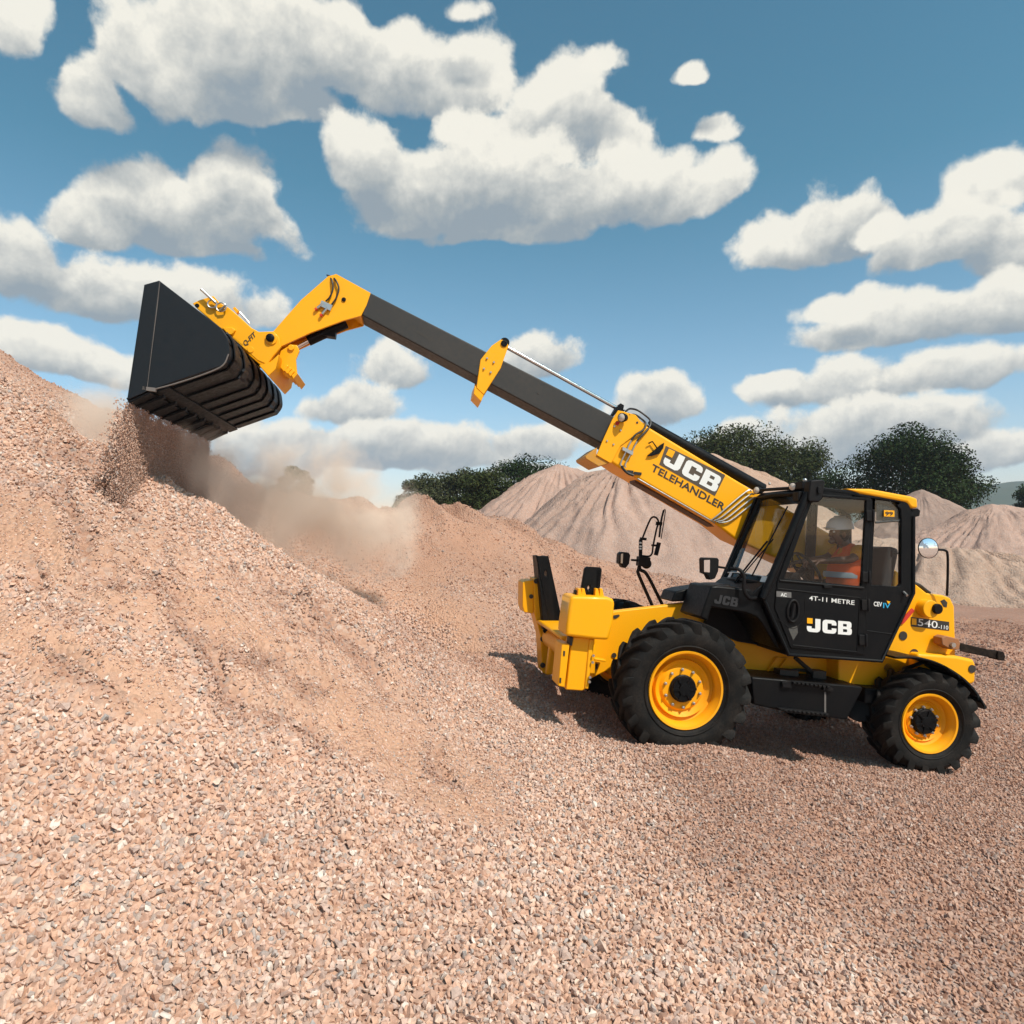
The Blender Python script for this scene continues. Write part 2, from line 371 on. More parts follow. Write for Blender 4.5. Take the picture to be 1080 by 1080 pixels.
for x, y, r in ((202, 503, .045), (247, 577, .05), (482, 638, .04)):
    mb.lathe([(r, 0), (r, .006)], U(7, x, y, .722 if x < 400 else .842), 20)
mb.prism(UP(7, [(355, 362), (370, 355), (383, 368), (380, 388), (368, 385)], .724), -.004)
P('access_hole', mb, M_DK)
quad('model_plate', 7, [(235, 427), (390, 447), (390, 483), (235, 465)], .72, M_DK, TEL, .004)
letters('model_plate_lettering', font_mesh('540', .004), 7, (262, 462), (342, 474), (264, 433), .725, M_WH, TEL, .005)
letters('model_suffix_lettering', font_mesh('-110', .01), 7, (345, 474), (386, 479), (346, 458), .725, M_WH, TEL, .005)
quad('plate_badge', 7, [(238, 432), (257, 434), (257, 460), (238, 458)], .725, M_Y, TEL, .005)
mb = MB(); mb.prism(UP(7, [(242, 392), (250, 402), (208, 452), (196, 458), (215, 420)], .74), -.03); P('reflector', mb, M_RED, .003)
mb = MB(); fp = UP(7, [(170, 588), (262, 590), (345, 612), (430, 660), (490, 715), (545, 795)], 1.17); fp = bez(fp, 6); inn = [p + Vector((0, 0, -.022)) - Vector((0 if i < len(fp) * .5 else -.022, 0, 0)) for i, p in enumerate(fp)]
for i in range(len(fp) - 1):
    q0 = [fp[i], fp[i + 1], inn[i + 1], inn[i]]; mb.hexa(q0, [p + Vector((0, -.40, 0)) for p in q0])
P('rear_mudguard', mb, M_BK)
mb = MB(); mb.tube(UP(7, [(205, 640), (300, 605)], .9), .02, 8); P('mudguard_stay', mb, M_BK)
mb = MB(); mb.prism(UP(7, [(360, 512), (378, 504), (428, 516), (436, 535), (430, 560), (398, 560), (362, 540)], .86), -.12); P('hitch_bracket', mb, M_RED2, .008)
mb = MB(); mb.lathe([(.025, 0), (.025, .03)], U(7, 400, 540, .86), 12); P('bracket_bolt', mb, M_ST)
mb = MB(); mb.hexa(UP(7, [(432, 532), (615, 574), (615, 604), (432, 566)], .80), UP(7, [(432, 532), (615, 574), (615, 604), (432, 566)], .72)); mb.prism(UP(7, [(590, 566), (612, 568), (620, 590), (612, 606), (588, 602)], .82), -.12); P('drawbar', mb, paint('dark_brown_steel', (.010, .007, .006), .6, dirt=.1, spec=.1), .006)
mb = MB(); mb.tube(bez(UP(7, [(245, 290), (270, 300), (295, 320), (310, 330)], .5), 5), .02, 8); P('engine_hose', mb, M_HOSE)

# --- front stabilisers and their carrier beam
mb = MB()
pf = UP('C', [(252, 640), (382, 636), (372, 880), (230, 895)], .5)
mb.prism(UP('C', [(330, 640), (560, 640), (560, 700), (400, 690), (330, 668)], .62), -1.3); mb.prism(UP('C', [(450, 650), (560, 660), (560, 900), (500, 900), (450, 760)], .6), -1.26); c_ = U('C', 450, 775, .6); mb.tube([c_, c_ + Vector((0, -1.26, 0))], .125, 28)
pts = UP('C', [(250, 635), (385, 635), (345, 800), (320, 880), (218, 892)], -.35)
mb.prism([Vector((p.x, -.35, p.z)) for p in pts], .1)
P('stabiliser_beam', mb, M_Y, .02)
def stab(Yn, near):
    d = .34
    if near:
        mb = MB(); mb.prism(UP('C', [(412, 645), (556, 655), (512, 985), (470, 1008), (360, 1000), (395, 700)], .92), -.24); mb.prism(UP('C', [(520, 660), (550, 662), (512, 998), (486, 992)], .935), -.03)
        leg = P('stabiliser_leg', mb, M_Y, .01)
        mb = MB(); mb.prism(UP('C', [(335, 692), (386, 696), (354, 985), (308, 975)], .95), -.28); P('leg_flange', mb, M_Y, .008, leg)
        mb = MB()
        for x, y in ((350, 757), (325, 937)): mb.prism(UP('C', [(x - 5, y - 18), (x + 6, y - 16), (x + 4, y + 18), (x - 7, y + 15)], .955), -.004)
        mb.prism(UP('C', [(386, 650), (410, 650), (402, 705), (384, 700)], .93), -.1); P('flange_slot', mb, M_DK, 0, leg)
        mb = MB(); mb.prism(UP('C', [(398, 372), (640, 378), (676, 392), (690, 412), (676, 560), (648, 668), (560, 664), (360, 640), (368, 560), (392, 392)], 1.02), -.36); cov = P('stabiliser_cover', mb, M_Y, .035, seg=4)
        mb = MB()
        for x in (445, 470, 560, 590): mb.prism(UP('C', [(x, 322), (x + 16, 322), (x + 28, 378), (x - 4, 378)], .9), -.12)
        P('cover_tab', mb, M_Y, .004, cov)
        mb = MB(); mb.prism(UP('C', [(488, 186), (505, 176), (590, 180), (604, 192), (575, 385), (455, 385)], .84), -.05, [UP('C', [(507, 305), (523, 302), (526, 322), (515, 334), (505, 325)], .84)]); mb.prism(UP('C', [(455, 330), (470, 330), (480, 385), (452, 385)], .84), -.22); mb.prism(UP('C', [(560, 190), (600, 195), (575, 385), (556, 385)], .84), -.22)
        mb.box(U('C', 435, 350, .8), (.05, .1, .05))
        P('stabiliser_foot', mb, M_BK, .01)
    else:
        Y = -.68
        mb = MB(); mb.prism(UP('C', [(148, 255), (182, 250), (250, 630), (232, 900), (205, 885), (190, 640), (150, 490)], Y), -.30)
        leg = P('stabiliser_leg', mb, M_Y, .01)
        mb = MB()
        for x, y in ((205, 660), (205, 835), (162, 272)): mb.lathe([(.03, 0), (.03, .014)], U('C', x, y, Y + .002), 12)
        P('leg_bolt', mb, M_DK, 0, leg)
        mb = MB(); mb.prism(UP('C', [(72, 282), (88, 272), (138, 266), (150, 280), (146, 482), (138, 490), (82, 482), (70, 440)], Y - .05), -.34); cov = P('stabiliser_cover', mb, M_Y, .03, seg=4)
        mb = MB(); mb.lathe([(.025, 0), (.025, .01)], U('C', 128, 375, Y - .045), 12); P('cover_bolt', mb, M_DK, 0, cov)
        A = UP('C', [(165, 102), (238, 104), (345, 600), (258, 596)], Y + .12)
        mb = MB()
        mb.prism(A, -.03, [UP('C', [(218, 210), (228, 200), (238, 225), (232, 242), (222, 236)], Y + .12)])
        mb.prism(UP('C', [(165, 102), (182, 104), (262, 598), (210, 600)], Y + .12), -.28); mb.prism(UP('C', [(225, 104), (238, 104), (345, 600), (325, 600)], Y + .12), -.28)
        P('stabiliser_foot', mb, M_BK, .008)
        mb = MB(); mb.tube([U('C', 225, 605, Y + .15), U('C', 225, 605, Y - .1)], .03, 12); mb.tube([U('C', 318, 610, Y + .15), U('C', 318, 610, Y - .1)], .03, 12); mb.box(U('C', 350, 565, Y + .05), (.09, .08, .2)); P('foot_pin', mb, M_BK, .004)
stab(1, True); stab(-1, False)
mb = MB(); mb.prism(UP('C', [(545, 770), (560, 790), (630, 800), (628, 815), (545, 800)], .6), -.1); P('beam_lug', mb, M_Y, .006)
mb = MB(); mb.prism(UP('C', [(530, 830), (575, 825), (575, 850), (555, 880), (530, 880)], .485), -.006); mb.prism(UP('C', [(680, 502), (718, 496), (722, 506), (700, 522), (682, 524)], .478), -.004); mb.lathe([(.025, 0), (.025, .006)], U('C', 683, 769, .475), 12); P('chassis_opening', mb, M_DK)
mb = MB()
for x, y in ((543, 770), (538, 815), (520, 915), (516, 945)): mb.lathe([(.013, 0), (.013, .02)], U('C', x, y, .94), 6)
P('leg_bolts_row', mb, M_ST)
bpy.data.objects['leg_bolts_row'].name = 'stabiliser_fastening'

# --- boom
YB0, YB1 = .09, -.33
BT = [(205, 95), (238, 80), (330, 150), (800, 440), (1010, 560), (1300, 730), (1490, 840), (1560, 880), (1580, 920), (1540, 965), (1480, 985), (1100, 830), (730, 662), (640, 590), (300, 385), (140, 262)]
outer = UP(3, [(285, 128), (800, 440), (1010, 556), (1560, 875), (1580, 920), (1540, 965), (1440, 975), (1100, 830), (735, 664), (640, 590), (230, 352), (180, 318)], YB0)
mb = MB(); mb.prism(outer, YB1 - YB0); P('boom_outer_section', mb, M_Y, .025, seg=4)
boomo = bpy.data.objects['boom_outer_section']
mb = MB(); mb.prism(UP('E', [(345, 138), (400, 148), (545, 190), (645, 312), (640, 345), (375, 540), (268, 738), (250, 735), (100, 648), (175, 470), (280, 240)], YB0 + .015), -.02); col_ = P('boom_collar_plate', mb, M_Y, .004, boomo)
mb = MB(); mb.prism(UP('E', [(100, 645), (250, 738), (125, 778), (-20, 690), (-30, 660), (105, 560)], YB0), -.42); P('boom_collar_shoe', mb, paint('shaded_wear_yellow', (.62, .27, .01), .5, dirt=.4), .006, boomo)  # end-face shade painted in as a darker yellow, with dirt over it
mb = MB()
for x, y in ((300, 322), (372, 367), (217, 487), (291, 527)): mb.lathe([(.011, 0), (.009, .012)], U('E', x, y, YB0 + .015), 8)
P('collar_bolt', mb, M_ST, 0, boomo)
quad('warning_decal', 'E', [(325, 258), (365, 272), (345, 312), (310, 296)], YB0 + .015, M_RED, boomo)
mb = MB(); mb.lathe([(.012, 0), (.012, .003)], U('E', 562, 277, YB0 + .017), 12); P('collar_hole', mb, M_DK, 0, boomo)
def lampobj(name, c, x, y, Y, r, L, dirv, parent):
    p = U(c, x, y, Y); d = Vector(dirv).normalized(); rot = Vector((0, 1, 0)).rotation_difference(d).to_matrix()
    mb = MB(); mb.lathe([(r * .35, -L), (r * .8, -L * .75), (r, -L * .3), (r, 0), (r * .9, 0), (r * .86, -.006)], p, 24, rot=rot); o = P(name, mb, M_PL, 0, parent)
    mb = MB(); mb.lathe([(r * .86, -.012), (r * .86, 0.0), (r * .5, .01), (.003, .014)], p, 24, rot=rot); P('lamp_lens', mb, M_LAMP, 0, o if parent is TEL else parent)
    return o
lampobj('boom_lamp', 'E', 382, 220, YB0 + .10, .048, .09, (.75, .6, -.15), boomo)
mb = MB(); mb.prism(UP('E', [(325, 105), (375, 55), (415, 80), (405, 130), (430, 130), (400, 160), (340, 150), (285, 215), (270, 200)], YB0 - .05), -.1); P('hose_clamp_block', mb, M_BK, .004, boomo)
# extension cylinder on top and its rod
mb = MB(); cy0, cy1 = U('E', 700, 320, -.05), U(3, 850, 440, -.05)
mb.tube([cy0 + Vector((.02, 0, .01)), cy1], .062, 20); P('extension_cylinder', mb, M_BK)
mb = MB(); mb.tube([U(2, 520, 155, -.05), U('E', 720, 330, -.05)], .022, 14); P('cylinder_rod', mb, M_CHR)
mb = MB(); mb.lathe([(.05, -.05), (.05, .05)], U(2, 512, 143, -.02), 20); P('rod_eye', mb, M_BK)
mb = MB(); mb.tube(bez([U('E', x, y, Y) for x, y, Y in ((430, 150, .1), (480, 120, .05), (560, 135, .0), (640, 185, .02), (710, 250, .06), (705, 320, .1), (640, 400, .12), (580, 460, .125), (560, 490, .125))], 8), .011, 8)
mb.tube(bez([U('E', x, y, Y) for x, y, Y in ((470, 190, .1), (540, 190, .05), (610, 235, .05), (660, 290, .1), (630, 360, .12), (540, 420, .125), (495, 480, .125))], 8), .011, 8); P('boom_hose', mb, M_HOSE, 0, boomo)
mb = MB()
for a in ([(495, 480), (430, 620), (375, 740), (385, 775)], [(560, 490), (495, 620), (430, 745), (430, 790)]): mb.tube(bez([U('E', x, y, .125) for x, y in a], 5), .0085, 8)
mb.prism(UP('E', [(400, 553), (520, 610), (510, 650), (395, 590)], .14), -.05); P('boom_pipe', mb, M_ST, 0, boomo)
mb = MB(); mb.tube(bez([U('E', x, y, .125) for x, y in [(385, 770), (400, 800), (450, 850), (520, 880)]], 5), .014, 8); mb.box(U('E', 480, 840, .1), (.06, .05, .03)); mb.box(U('E', 560, 860, .08), (.08, .06, .03)); P('boom_pipe_elbow', mb, M_HOSE, 0, boomo)
mb = MB(); mb.prism(UP('E', [(872, 505), (860, 570), (815, 630), (740, 655), (680, 658), (690, 645), (760, 590), (830, 530)], YB0 + .03), -.025); mb.tube([U('E', x, y, YB0 + .03) for x, y in ((690, 515), (735, 492), (790, 570))], .008, 8); P('boom_angle_gauge', mb, M_BK, .003, boomo)
# side pipes that bend down the boom
mb = MB()
for i in range(4):
    pts = [(800 + i * 12, 448 + i * 14), (775 + i * 10, 452 + i * 17), (655 + i * 18, 552 + i * 8), (625 + i * 10, 575 + i * 4)]
    mb.tube(bez([U(3, x, y, YB0 + .03 + (0 if k < 3 else -.02)) for k, (x, y) in enumerate(pts)], 5), .009, 8)
for i in range(2): mb.tube([U(3, 640, 580 + i * 8, YB0 - .01), U(3, 300, 385 + i * 8, YB0 - .01)], .008, 8)
P('boom_side_pipe', mb, M_ST, 0, boomo)
mb = MB(); mb.prism(UP(3, [(290, 388), (640, 592), (640, 606), (400, 470), (290, 410)], -.02), -.2); P('boom_under_duct', mb, paint('brown_duct', (.07, .03, .02), .6), .01, boomo)
# lettering on the boom
quad('logo_panel', 3, [(425, 250), (686, 378), (640, 470), (396, 332)], YB0, M_BR, boomo)
letters('logo_lettering', logo_mesh(), 3, (408, 328), (642, 455), (440, 262), YB0 + .003, M_WH, boomo, .004)
quad('logo_badge', 3, [(438, 262), (466, 275), (452, 303), (425, 289)], YB0 + .003, M_Y, boomo, .0045)
letters('boom_lettering', font_mesh('TELEHANDLER', .02), 3, (357, 357), (676, 535), (370, 328), YB0, M_DK, boomo, .004)
# inner section
mb = MB()
n0 = [U(1, 1035, 150, .05), U(2, 900, 400, .05)]; dirB = (n0[1] - n0[0]).normalized()
top0, top1 = U(1, 1040, 147, .05), U(2, 880, 393, .05) + dirB * .6
bot0, bot1 = U(1, 1008, 240, .05), U(2, 850, 500, .05) + dirB * .6
mb.hexa([top0, top1, bot1, bot0], [p + Vector((0, -.34, 0)) for p in (top0, top1, bot1, bot0)])
inner = P('boom_inner_section', mb, M_BOOM, .014, seg=3)
mb = MB(); q = UP(2, [(468, 150), (500, 128), (520, 132), (528, 150), (500, 230), (440, 325), (413, 300), (428, 200)], .065); mb.prism(q, -.02); mb.prism([p + Vector((0, -.36, 0)) for p in q], -.02)
mb.prism(UP(2, [(413, 300), (440, 325), (430, 350), (403, 322), (408, 290)], .06), -.36); mb.prism(UP(2, [(470, 150), (500, 130), (520, 150), (505, 185), (450, 175)], .06), -.36)
P('rod_anchor_plate', mb, M_Y, .006)
anc = bpy.data.objects['rod_anchor_plate']
mb = MB()
for x, y in ((451, 196), (475, 210), (440, 233), (464, 246)): mb.lathe([(.012, 0), (.01, .014)], U(2, x, y, .067), 8)
P('anchor_bolt', mb, M_ST, 0, anc)
mb = MB(); mb.lathe([(.035, 0), (.035, .012), (.02, .014), (.02, .008)], U(2, 512, 143, .065), 20); P('anchor_pin', mb, M_BK, 0, anc)
mb = MB(); mb.lathe([(.012, 0), (.012, .003)], U(2, 634, 319, .051), 12); mb.prism(UP(2, [(198, 98), (204, 96), (240, 116), (258, 122), (260, 132), (248, 137), (238, 125), (200, 104)], .051), -.002); P('inner_boom_marking', mb, M_DK, 0, inner)
# boom head (gooseneck)
YG = .06
neck = [(872, 82), (905, 73), (1045, 150), (1028, 200), (1006, 243), (935, 262), (800, 312), (672, 372), (640, 372), (625, 330), (650, 305), (700, 248), (760, 180)]
mb = MB(); a = UP(1, neck, YG); mb.prism(a, -.03); mb.prism([p + Vector((0, -.33, 0)) for p in a], -.03)
tp = UP(1, [(872, 82), (905, 73), (1045, 150), (1028, 200), (1006, 243), (985, 232), (900, 160), (760, 250), (680, 330), (640, 345), (650, 305), (700, 248), (760, 180)], YG)
mb.prism([p + Vector((0, -.03, 0)) for p in tp], -.30)
P('boom_head', mb, M_Y, .008)
head = bpy.data.objects['boom_head']
mb = MB(); mb.lathe([(.02, 0), (.022, .01), (.012, .012)], U(1, 936, 178, YG), 16); P('head_pin', mb, M_BK, 0, head)
mb = MB(); mb.tube(bez([U(1, x, y, Y) for x, y, Y in ((868, 78, -.05), (885, 95, YG + .01), (892, 130, YG + .03), (880, 165, YG + .03), (862, 185, YG + .02))], 6), .009, 8)
mb.tube(bez([U(1, x, y, Y) for x, y, Y in ((875, 80, -.05), (900, 95, YG + .01), (915, 130, YG + .03), (905, 170, YG + .03), (885, 200, YG + .02))], 6), .009, 8); P('head_hose', mb, M_HOSE, 0, head)
mb = MB(); mb.prism(UP(1, [(845, 180), (890, 200), (880, 222), (838, 202)], YG + .03), -.03)
mb.tube([U(1, 850, 195, YG + .02), U(1, 828, 212, YG + .02)], .014, 10); mb.tube([U(1, 868, 212, YG + .02), U(1, 848, 236, YG + .02)], .014, 10); P('hose_coupling', mb, M_ST, 0, head)
mb = MB(); mb.tube([U(1, 826, 214, YG + .02), U(1, 820, 219, YG + .02)], .016, 10); mb.tube([U(1, 846, 238, YG + .02), U(1, 841, 244, YG + .02)], .016, 10); P('coupling_cap', mb, M_RED, 0, head)
mb = MB(); mb.tube([U(1, 945, 272, -.1), U(1, 790, 345, -.1)], .055, 18); mb.box(U(1, 880, 318, -.1), (.12, .1, .07)); P('tilt_cylinder', mb, M_BK)
mb = MB(); mb.tube([U(1, 800, 340, -.1), U(1, 735, 375, -.1)], .025, 12); P('tilt_rod', mb, M_CHR)

# --- hitch carriage
YH = .40
plate = [(320, 192), (350, 178), (405, 162), (428, 188), (470, 212), (510, 246), (560, 292), (590, 308), (650, 306), (672, 330), (680, 370), (650, 405), (625, 442), (585, 425), (470, 325), (340, 215)]
mb = MB(); a = UP(1, plate, YH); mb.prism(a, -.035); mb.prism([p + Vector((0, -.80, 0)) for p in a], -.035)
a2 = UP(1, plate, .1); mb.prism(a2, -.03); mb.prism([p + Vector((0, -.42, 0)) for p in a2], -.03)
P('hitch_carriage', mb, M_Y, .006)
hit = bpy.data.objects['hitch_carriage']
mb = MB(); mb.prism([Vector((p.x, .41, p.z)) for p in UP(1, [(590, 445), (640, 430), (672, 400), (660, 460), (630, 490)], YH)], -.86); P('hitch_crossbar', mb, M_Y, .006, hit)
mb = MB(); mb.tube([U(1, 355, 200, YH - .02), U(1, 355, 200, YH - .02) + Vector((0, -.78, 0))], .035, 14); mb.tube([U(1, 480, 280, YH - .02), U(1, 480, 280, YH - .02) + Vector((0, -.78, 0))], .04, 14); P('hitch_cross_tube', mb, M_Y, 0, hit)
mb = MB(); mb.prism(UP(1, [(440, 290), (480, 290), (495, 300), (480, 320), (462, 318)], YH + .03), -.1); P('hitch_hook', mb, M_Y, .006, hit)
mb = MB(); mb.lathe([(.038, -.02), (.038, .03), (.03, .036)], U(1, 638, 335, YH), 24); mb.lathe([(.02, 0), (.02, .004)], U(1, 559, 380, YH), 12); mb.lathe([(.02, 0), (.02, .004)], U(1, 339, 202, YH), 12); P('hitch_pin', mb, M_BK, 0, hit)
mb = MB(); mb.lathe([(.055, 0), (.055, .012)], U(1, 640, 338, YH), 24); mb.lathe([(.03, 0), (.03, .01)], U(1, 557, 382, YH - .002), 16); P('hitch_boss', mb, M_Y, .003, hit)
for yy in (.22, -.35):
    mb = MB(); mb.prism(UP(1, [(680, 385), (720, 360), (745, 362), (755, 385), (740, 420), (745, 480), (725, 505), (690, 480), (665, 430)], yy), -.04); mb.lathe([(.03, 0), (.03, .02)], U(1, 722, 374, yy), 16); P('tilt_lug', mb, M_Y, .005, hit)
mb = MB()
for i in range(4): mb.prism(UP(1, [(680 + i * 14, 455 + i * 10), (700 + i * 14, 440 + i * 10), (712 + i * 12, 448 + i * 10), (692 + i * 13, 470 + i * 10)], .24), -.5)
P('hitch_rib', mb, M_Y, .003, hit)
mb = MB(); mb.tube([U(1, 355, 135, YH + .05), U(1, 415, 190, YH + .05)], .014, 10); mb.tube([U(1, 512, 228, .1), U(1, 548, 268, .1), U(1, 552, 275, .1)], .008, 8)
for cx_, cy_, r_ in ((400, 195, 18), (437, 208, 20)):
    ring = [U(1, cx_ + r_ * math.cos(t * math.pi / 8), cy_ + r_ * .9 * math.sin(t * math.pi / 8), YH + .03) for t in range(17)]; mb.tube(ring, .007, 8, cap=False)
mb.tube([U(1, 430, 225, YH + .03), U(1, 455, 200, YH + .06)], .01, 8); P('locking_pin', mb, M_ST, 0, hit)
mb = MB(); mb.prism(UP(1, [(483, 212), (492, 206), (508, 222), (500, 234)], YH - .02), -.05); P('locking_tab', mb, M_Y, .003, hit)
letters('hitch_lettering', font_mesh('Q-FIT', .02), 1, (536, 372), (582, 328), (524, 350), YH, M_DK, hit, .004)

# --- bucket
YK = 1.15
BA, BB, BC, BD, BE = (207, 88), (555, 355), (605, 470), (570, 570), (28, 772)
A_, B_, C_, D_, E_ = UP('G', [BA, BB, BC, BD, (145, 712)], YK)
lipd = (E_ - D_).normalized(); E_ = U('G', 138, 716, YK); LIP = U('G', 24, 768, YK)
C1, C2 = UP('G', [(592, 410), (603, 520)], YK)
def rnd(a, b, c, d): return bez([a, b, c, d], 6)[6:-6]
prof = [A_, B_, C1, C_, C2, D_, E_]
prof_s = [A_] + bez([B_, C1, C_, C2, D_], 5) + [E_, LIP]
def offset(pr, d):
    out = []
    for i, p in enumerate(pr):
        a = pr[max(0, i - 1)]; b = pr[min(len(pr) - 1, i + 1)]; t = (b - a).normalized(); out.append(p + Vector((-t.z, 0, t.x)) * d)
    return out
cen = sum(prof, Vector()) / len(prof)
sg = 1 if (offset(prof_s, .05)[6] - cen).length < (prof_s[6] - cen).length else -1      # sg: inward
inner_ = offset(prof_s, sg * .02)
mb = MB()
for i in range(len(prof_s) - 1):
    q0 = [prof_s[i], prof_s[i + 1], inner_[i + 1], inner_[i]]; mb.hexa(q0, [p + Vector((0, -2.3, 0)) for p in q0])
buck = P('bucket', mb, M_BUK)
for s_ in (0, 1):
    side = prof_s[:-1] + [LIP + (A_ - LIP) * .0 + Vector((0, 0, 0)), U('G', 122, 112, YK)]
    mb = MB(); yy = 0 if s_ == 0 else -2.3
    mb.prism([p + Vector((0, yy + (.012 if s_ == 0 else .018), 0)) for p in side], -.03); P('bucket_side_plate', mb, M_BUK, .004, buck)
# side cutter strip and weld seam on the near side
mb = MB(); mb.prism(UP('G', [(124, 114), (206, 88), (130, 718), (30, 762)], YK + .025), -.012); P('side_cutter', mb, M_BUK, .003, buck)
mb = MB(); mb.tube(UP('G', [(206, 92), (190, 240), (152, 540), (132, 706)], YK + .014), .006, 6); mb.tube(bez(UP('G', [(150, 712), (300, 672), (480, 612), (568, 568), (600, 505)], YK + .012), 4), .006, 6); mb.box(U('G', 150, 705, YK + .01), (.10, .03, .03)); P('weld_seam', mb, M_WELD, 0, buck)
# ribs that wrap round the back and the floor
rib_o = offset(prof_s[2:], -sg * .02); rib_b = prof_s[2:]
for k, y in enumerate([.10, .45, .85, 1.15, 1.45, 1.78, 2.1]):
    w = .16; mb = MB()
    a = [p for p in rib_b[:-1]] + [E_ * .75 + D_ * .25]; b = [p for p in rib_o[:-1]] + [E_ * .75 + D_ * .25 + Vector((0, 0, 0))]
    a[-2:] = [E_ * .72 + D_ * .28]; b[-2:] = [E_ * .72 + D_ * .28 + (offset([D_, E_], -sg * .02)[0] - D_)]
    for i in range(len(a) - 1):
        q0 = [a[i], a[i + 1], b[i + 1], b[i]]; mb.hexa([p + Vector((0, -y, 0)) for p in q0], [p + Vector((0, -y - w, 0)) for p in q0])
    P('bucket_rib', mb, M_BUK, 0, buck)
od = offset([D_, E_], -sg * .02)[0] - D_
fl = lambda t: D_ + (E_ - D_) * t
mb = MB(); q0 = [fl(.74), fl(.90), fl(.90) + od * 1.3, fl(.74) + od * 1.3]; mb.hexa([p + Vector((0, -.02, 0)) for p in q0], [p + Vector((0, -2.28, 0)) for p in q0]); P('wear_band', mb, M_BUK, .006, buck)
e1 = (LIP - E_)
mb = MB(); q0 = [fl(.97) + od * .2, LIP, LIP + od * 1.2, fl(.97) + od * 1.2]; mb.hexa(q0, [p + Vector((0, -2.3, 0)) for p in q0]); P('cutting_edge', mb, M_BUK, .004, buck)
for k in range(8):
    y = .14 + k * .285; mb = MB(); q0 = [fl(.88) + od * 1.2, LIP + lipd * .01 + od * 1.2, LIP + lipd * .01 + od * 2.0, fl(.90) + od * 2.6]; mb.hexa([p + Vector((0, -y, 0)) for p in q0], [p + Vector((0, -y - .045, 0)) for p in q0]); P('edge_gusset', mb, M_BUK, .004, buck)
n_ = (offset([A_, B_], -sg * .05)[0] - A_)
for yy in (.75, 1.5):
    mb = MB(); q0 = [A_ + (B_ - A_) * .3, A_ + (B_ - A_) * .95]; q0 = q0 + [q0[1] + n_ * 1.2, q0[0] + n_ * 1.2]; mb.hexa([p + Vector((0, -yy, 0)) for p in q0], [p + Vector((0, -yy - .05, 0)) for p in q0]); P('mounting_bracket', mb, M_BUK, .006, buck)

# --- cab
YC, YF = 1.10, .17
cabo = [(378, 128), (398, 112), (445, 116), (690, 146), (724, 162), (741, 200), (742, 465), (634, 694), (322, 672), (242, 500), (240, 462)]
w_door = [(285, 165), (555, 186), (530, 630), (130, 590)]; w_rear = [(606, 182), (700, 190), (738, 232), (742, 300), (740, 620), (728, 632), (585, 625)]
door6 = [(262, 148), (583, 170), (552, 1000), (545, 1004), (150, 962), (70, 760), (72, 690), (90, 600)]
out4 = UP(4, cabo, YC); hd = UP(6, w_door, YC); hr = UP(6, w_rear, YC)
dpan = UP(6, [(262, 150), (580, 172), (545, 985), (165, 950), (80, 740), (95, 600)], YC)
mb = MB(); mb.prism(out4, -.05, [UP(6, [(268, 158), (572, 180), (540, 975), (170, 940), (88, 735), (102, 600)], YC), hr])
P('cab_frame', mb, M_BK, .012)
cab = bpy.data.objects['cab_frame']
mb = MB(); fz = [Vector((p.x, YF, p.z)) for p in out4]; lp1 = [Vector((p.x, YF, p.z)) for p in hd]; lp2 = [Vector((p.x, YF, p.z)) for p in hr]
mb.prism(fz, -.04, [lp1, lp2]); P('cab_far_side', mb, M_BK, .01, cab)
mb = MB(); mb.tube(UP(4, [(386, 128), (236, 480)], YC + .004), .036, 14); mb.tube(UP(4, [(236, 475), (322, 668), (634, 690), (741, 462), (741, 205)], YC + .002), .018, 10); P('cab_side_tube', mb, M_BK, 0, cab)
# cab floor, rear wall, roof
def span(c, pts, y0=YC - .05, y1=YF, t=.04):
    a = UP(c, pts, YC); mb = MB(); mb.prism([Vector((p.x, y0, p.z)) for p in a], y1 - y0); return mb
mb = span(4, [(322, 660), (634, 682), (634, 694), (322, 672)]); mb2 = span(4, [(242, 480), (258, 480), (332, 660), (322, 672)]); mb.add(mb2.v, mb2.f)
mb2 = span(4, [(634, 694), (742, 465), (732, 465), (624, 684)]); mb.add(mb2.v, mb2.f); P('cab_tub', mb, M_BK, 0, cab)
mb = MB(); mb.prism([Vector((p.x, YC, p.z)) for p in UP(4, [(378, 126), (398, 108), (445, 108), (560, 122), (560, 146), (450, 130), (395, 134)], YC)], YF - YC); pass
rp = [Vector((p.x, YC, p.z)) for p in UP(4, [(378, 126), (398, 108), (445, 108), (560, 122), (560, 140), (450, 124), (395, 134)], YC)]
mb = MB(); mb.prism(rp, -.09); mb.prism([p + Vector((0, YF - YC + .09, 0)) for p in rp], -.09)
for q in ([(378, 126), (398, 108), (412, 108), (408, 126), (395, 134)], [(505, 116), (560, 122), (560, 140), (505, 132)]): mb.prism([Vector((p.x, YC - .09, p.z)) for p in UP(4, q, YC)], YF - YC + .18)
P('roof_front', mb, M_BK, .008, cab)
a = UP(4, [(408, 110), (445, 110), (510, 118), (510, 121), (445, 113), (408, 113)], YC); mb = MB(); mb.prism([Vector((p.x, YC - .09, p.z)) for p in a], YF - YC + .18); P('roof_window', mb, M_GL, 0, cab)
mb = MB(); a = UP(4, [(516, 112), (600, 113), (735, 138), (756, 146), (757, 178), (735, 178), (720, 158), (560, 128)], YC + .01); mb.prism(a, YF - YC - .02); P('roof_panel', mb, M_Y, .02, seg=3)
mb = MB(); mb.prism(UP(4, [(560, 134), (720, 160), (742, 180), (755, 178), (765, 186), (762, 204), (745, 208), (741, 470), (730, 470), (732, 200), (716, 172), (560, 148)], YC - .1), -.05); mb.prism(UP(4, [(735, 182), (756, 178), (764, 188), (758, 205), (738, 206)], YC - .02), -.5); P('roof_lining', mb, M_BK, .005, cab)
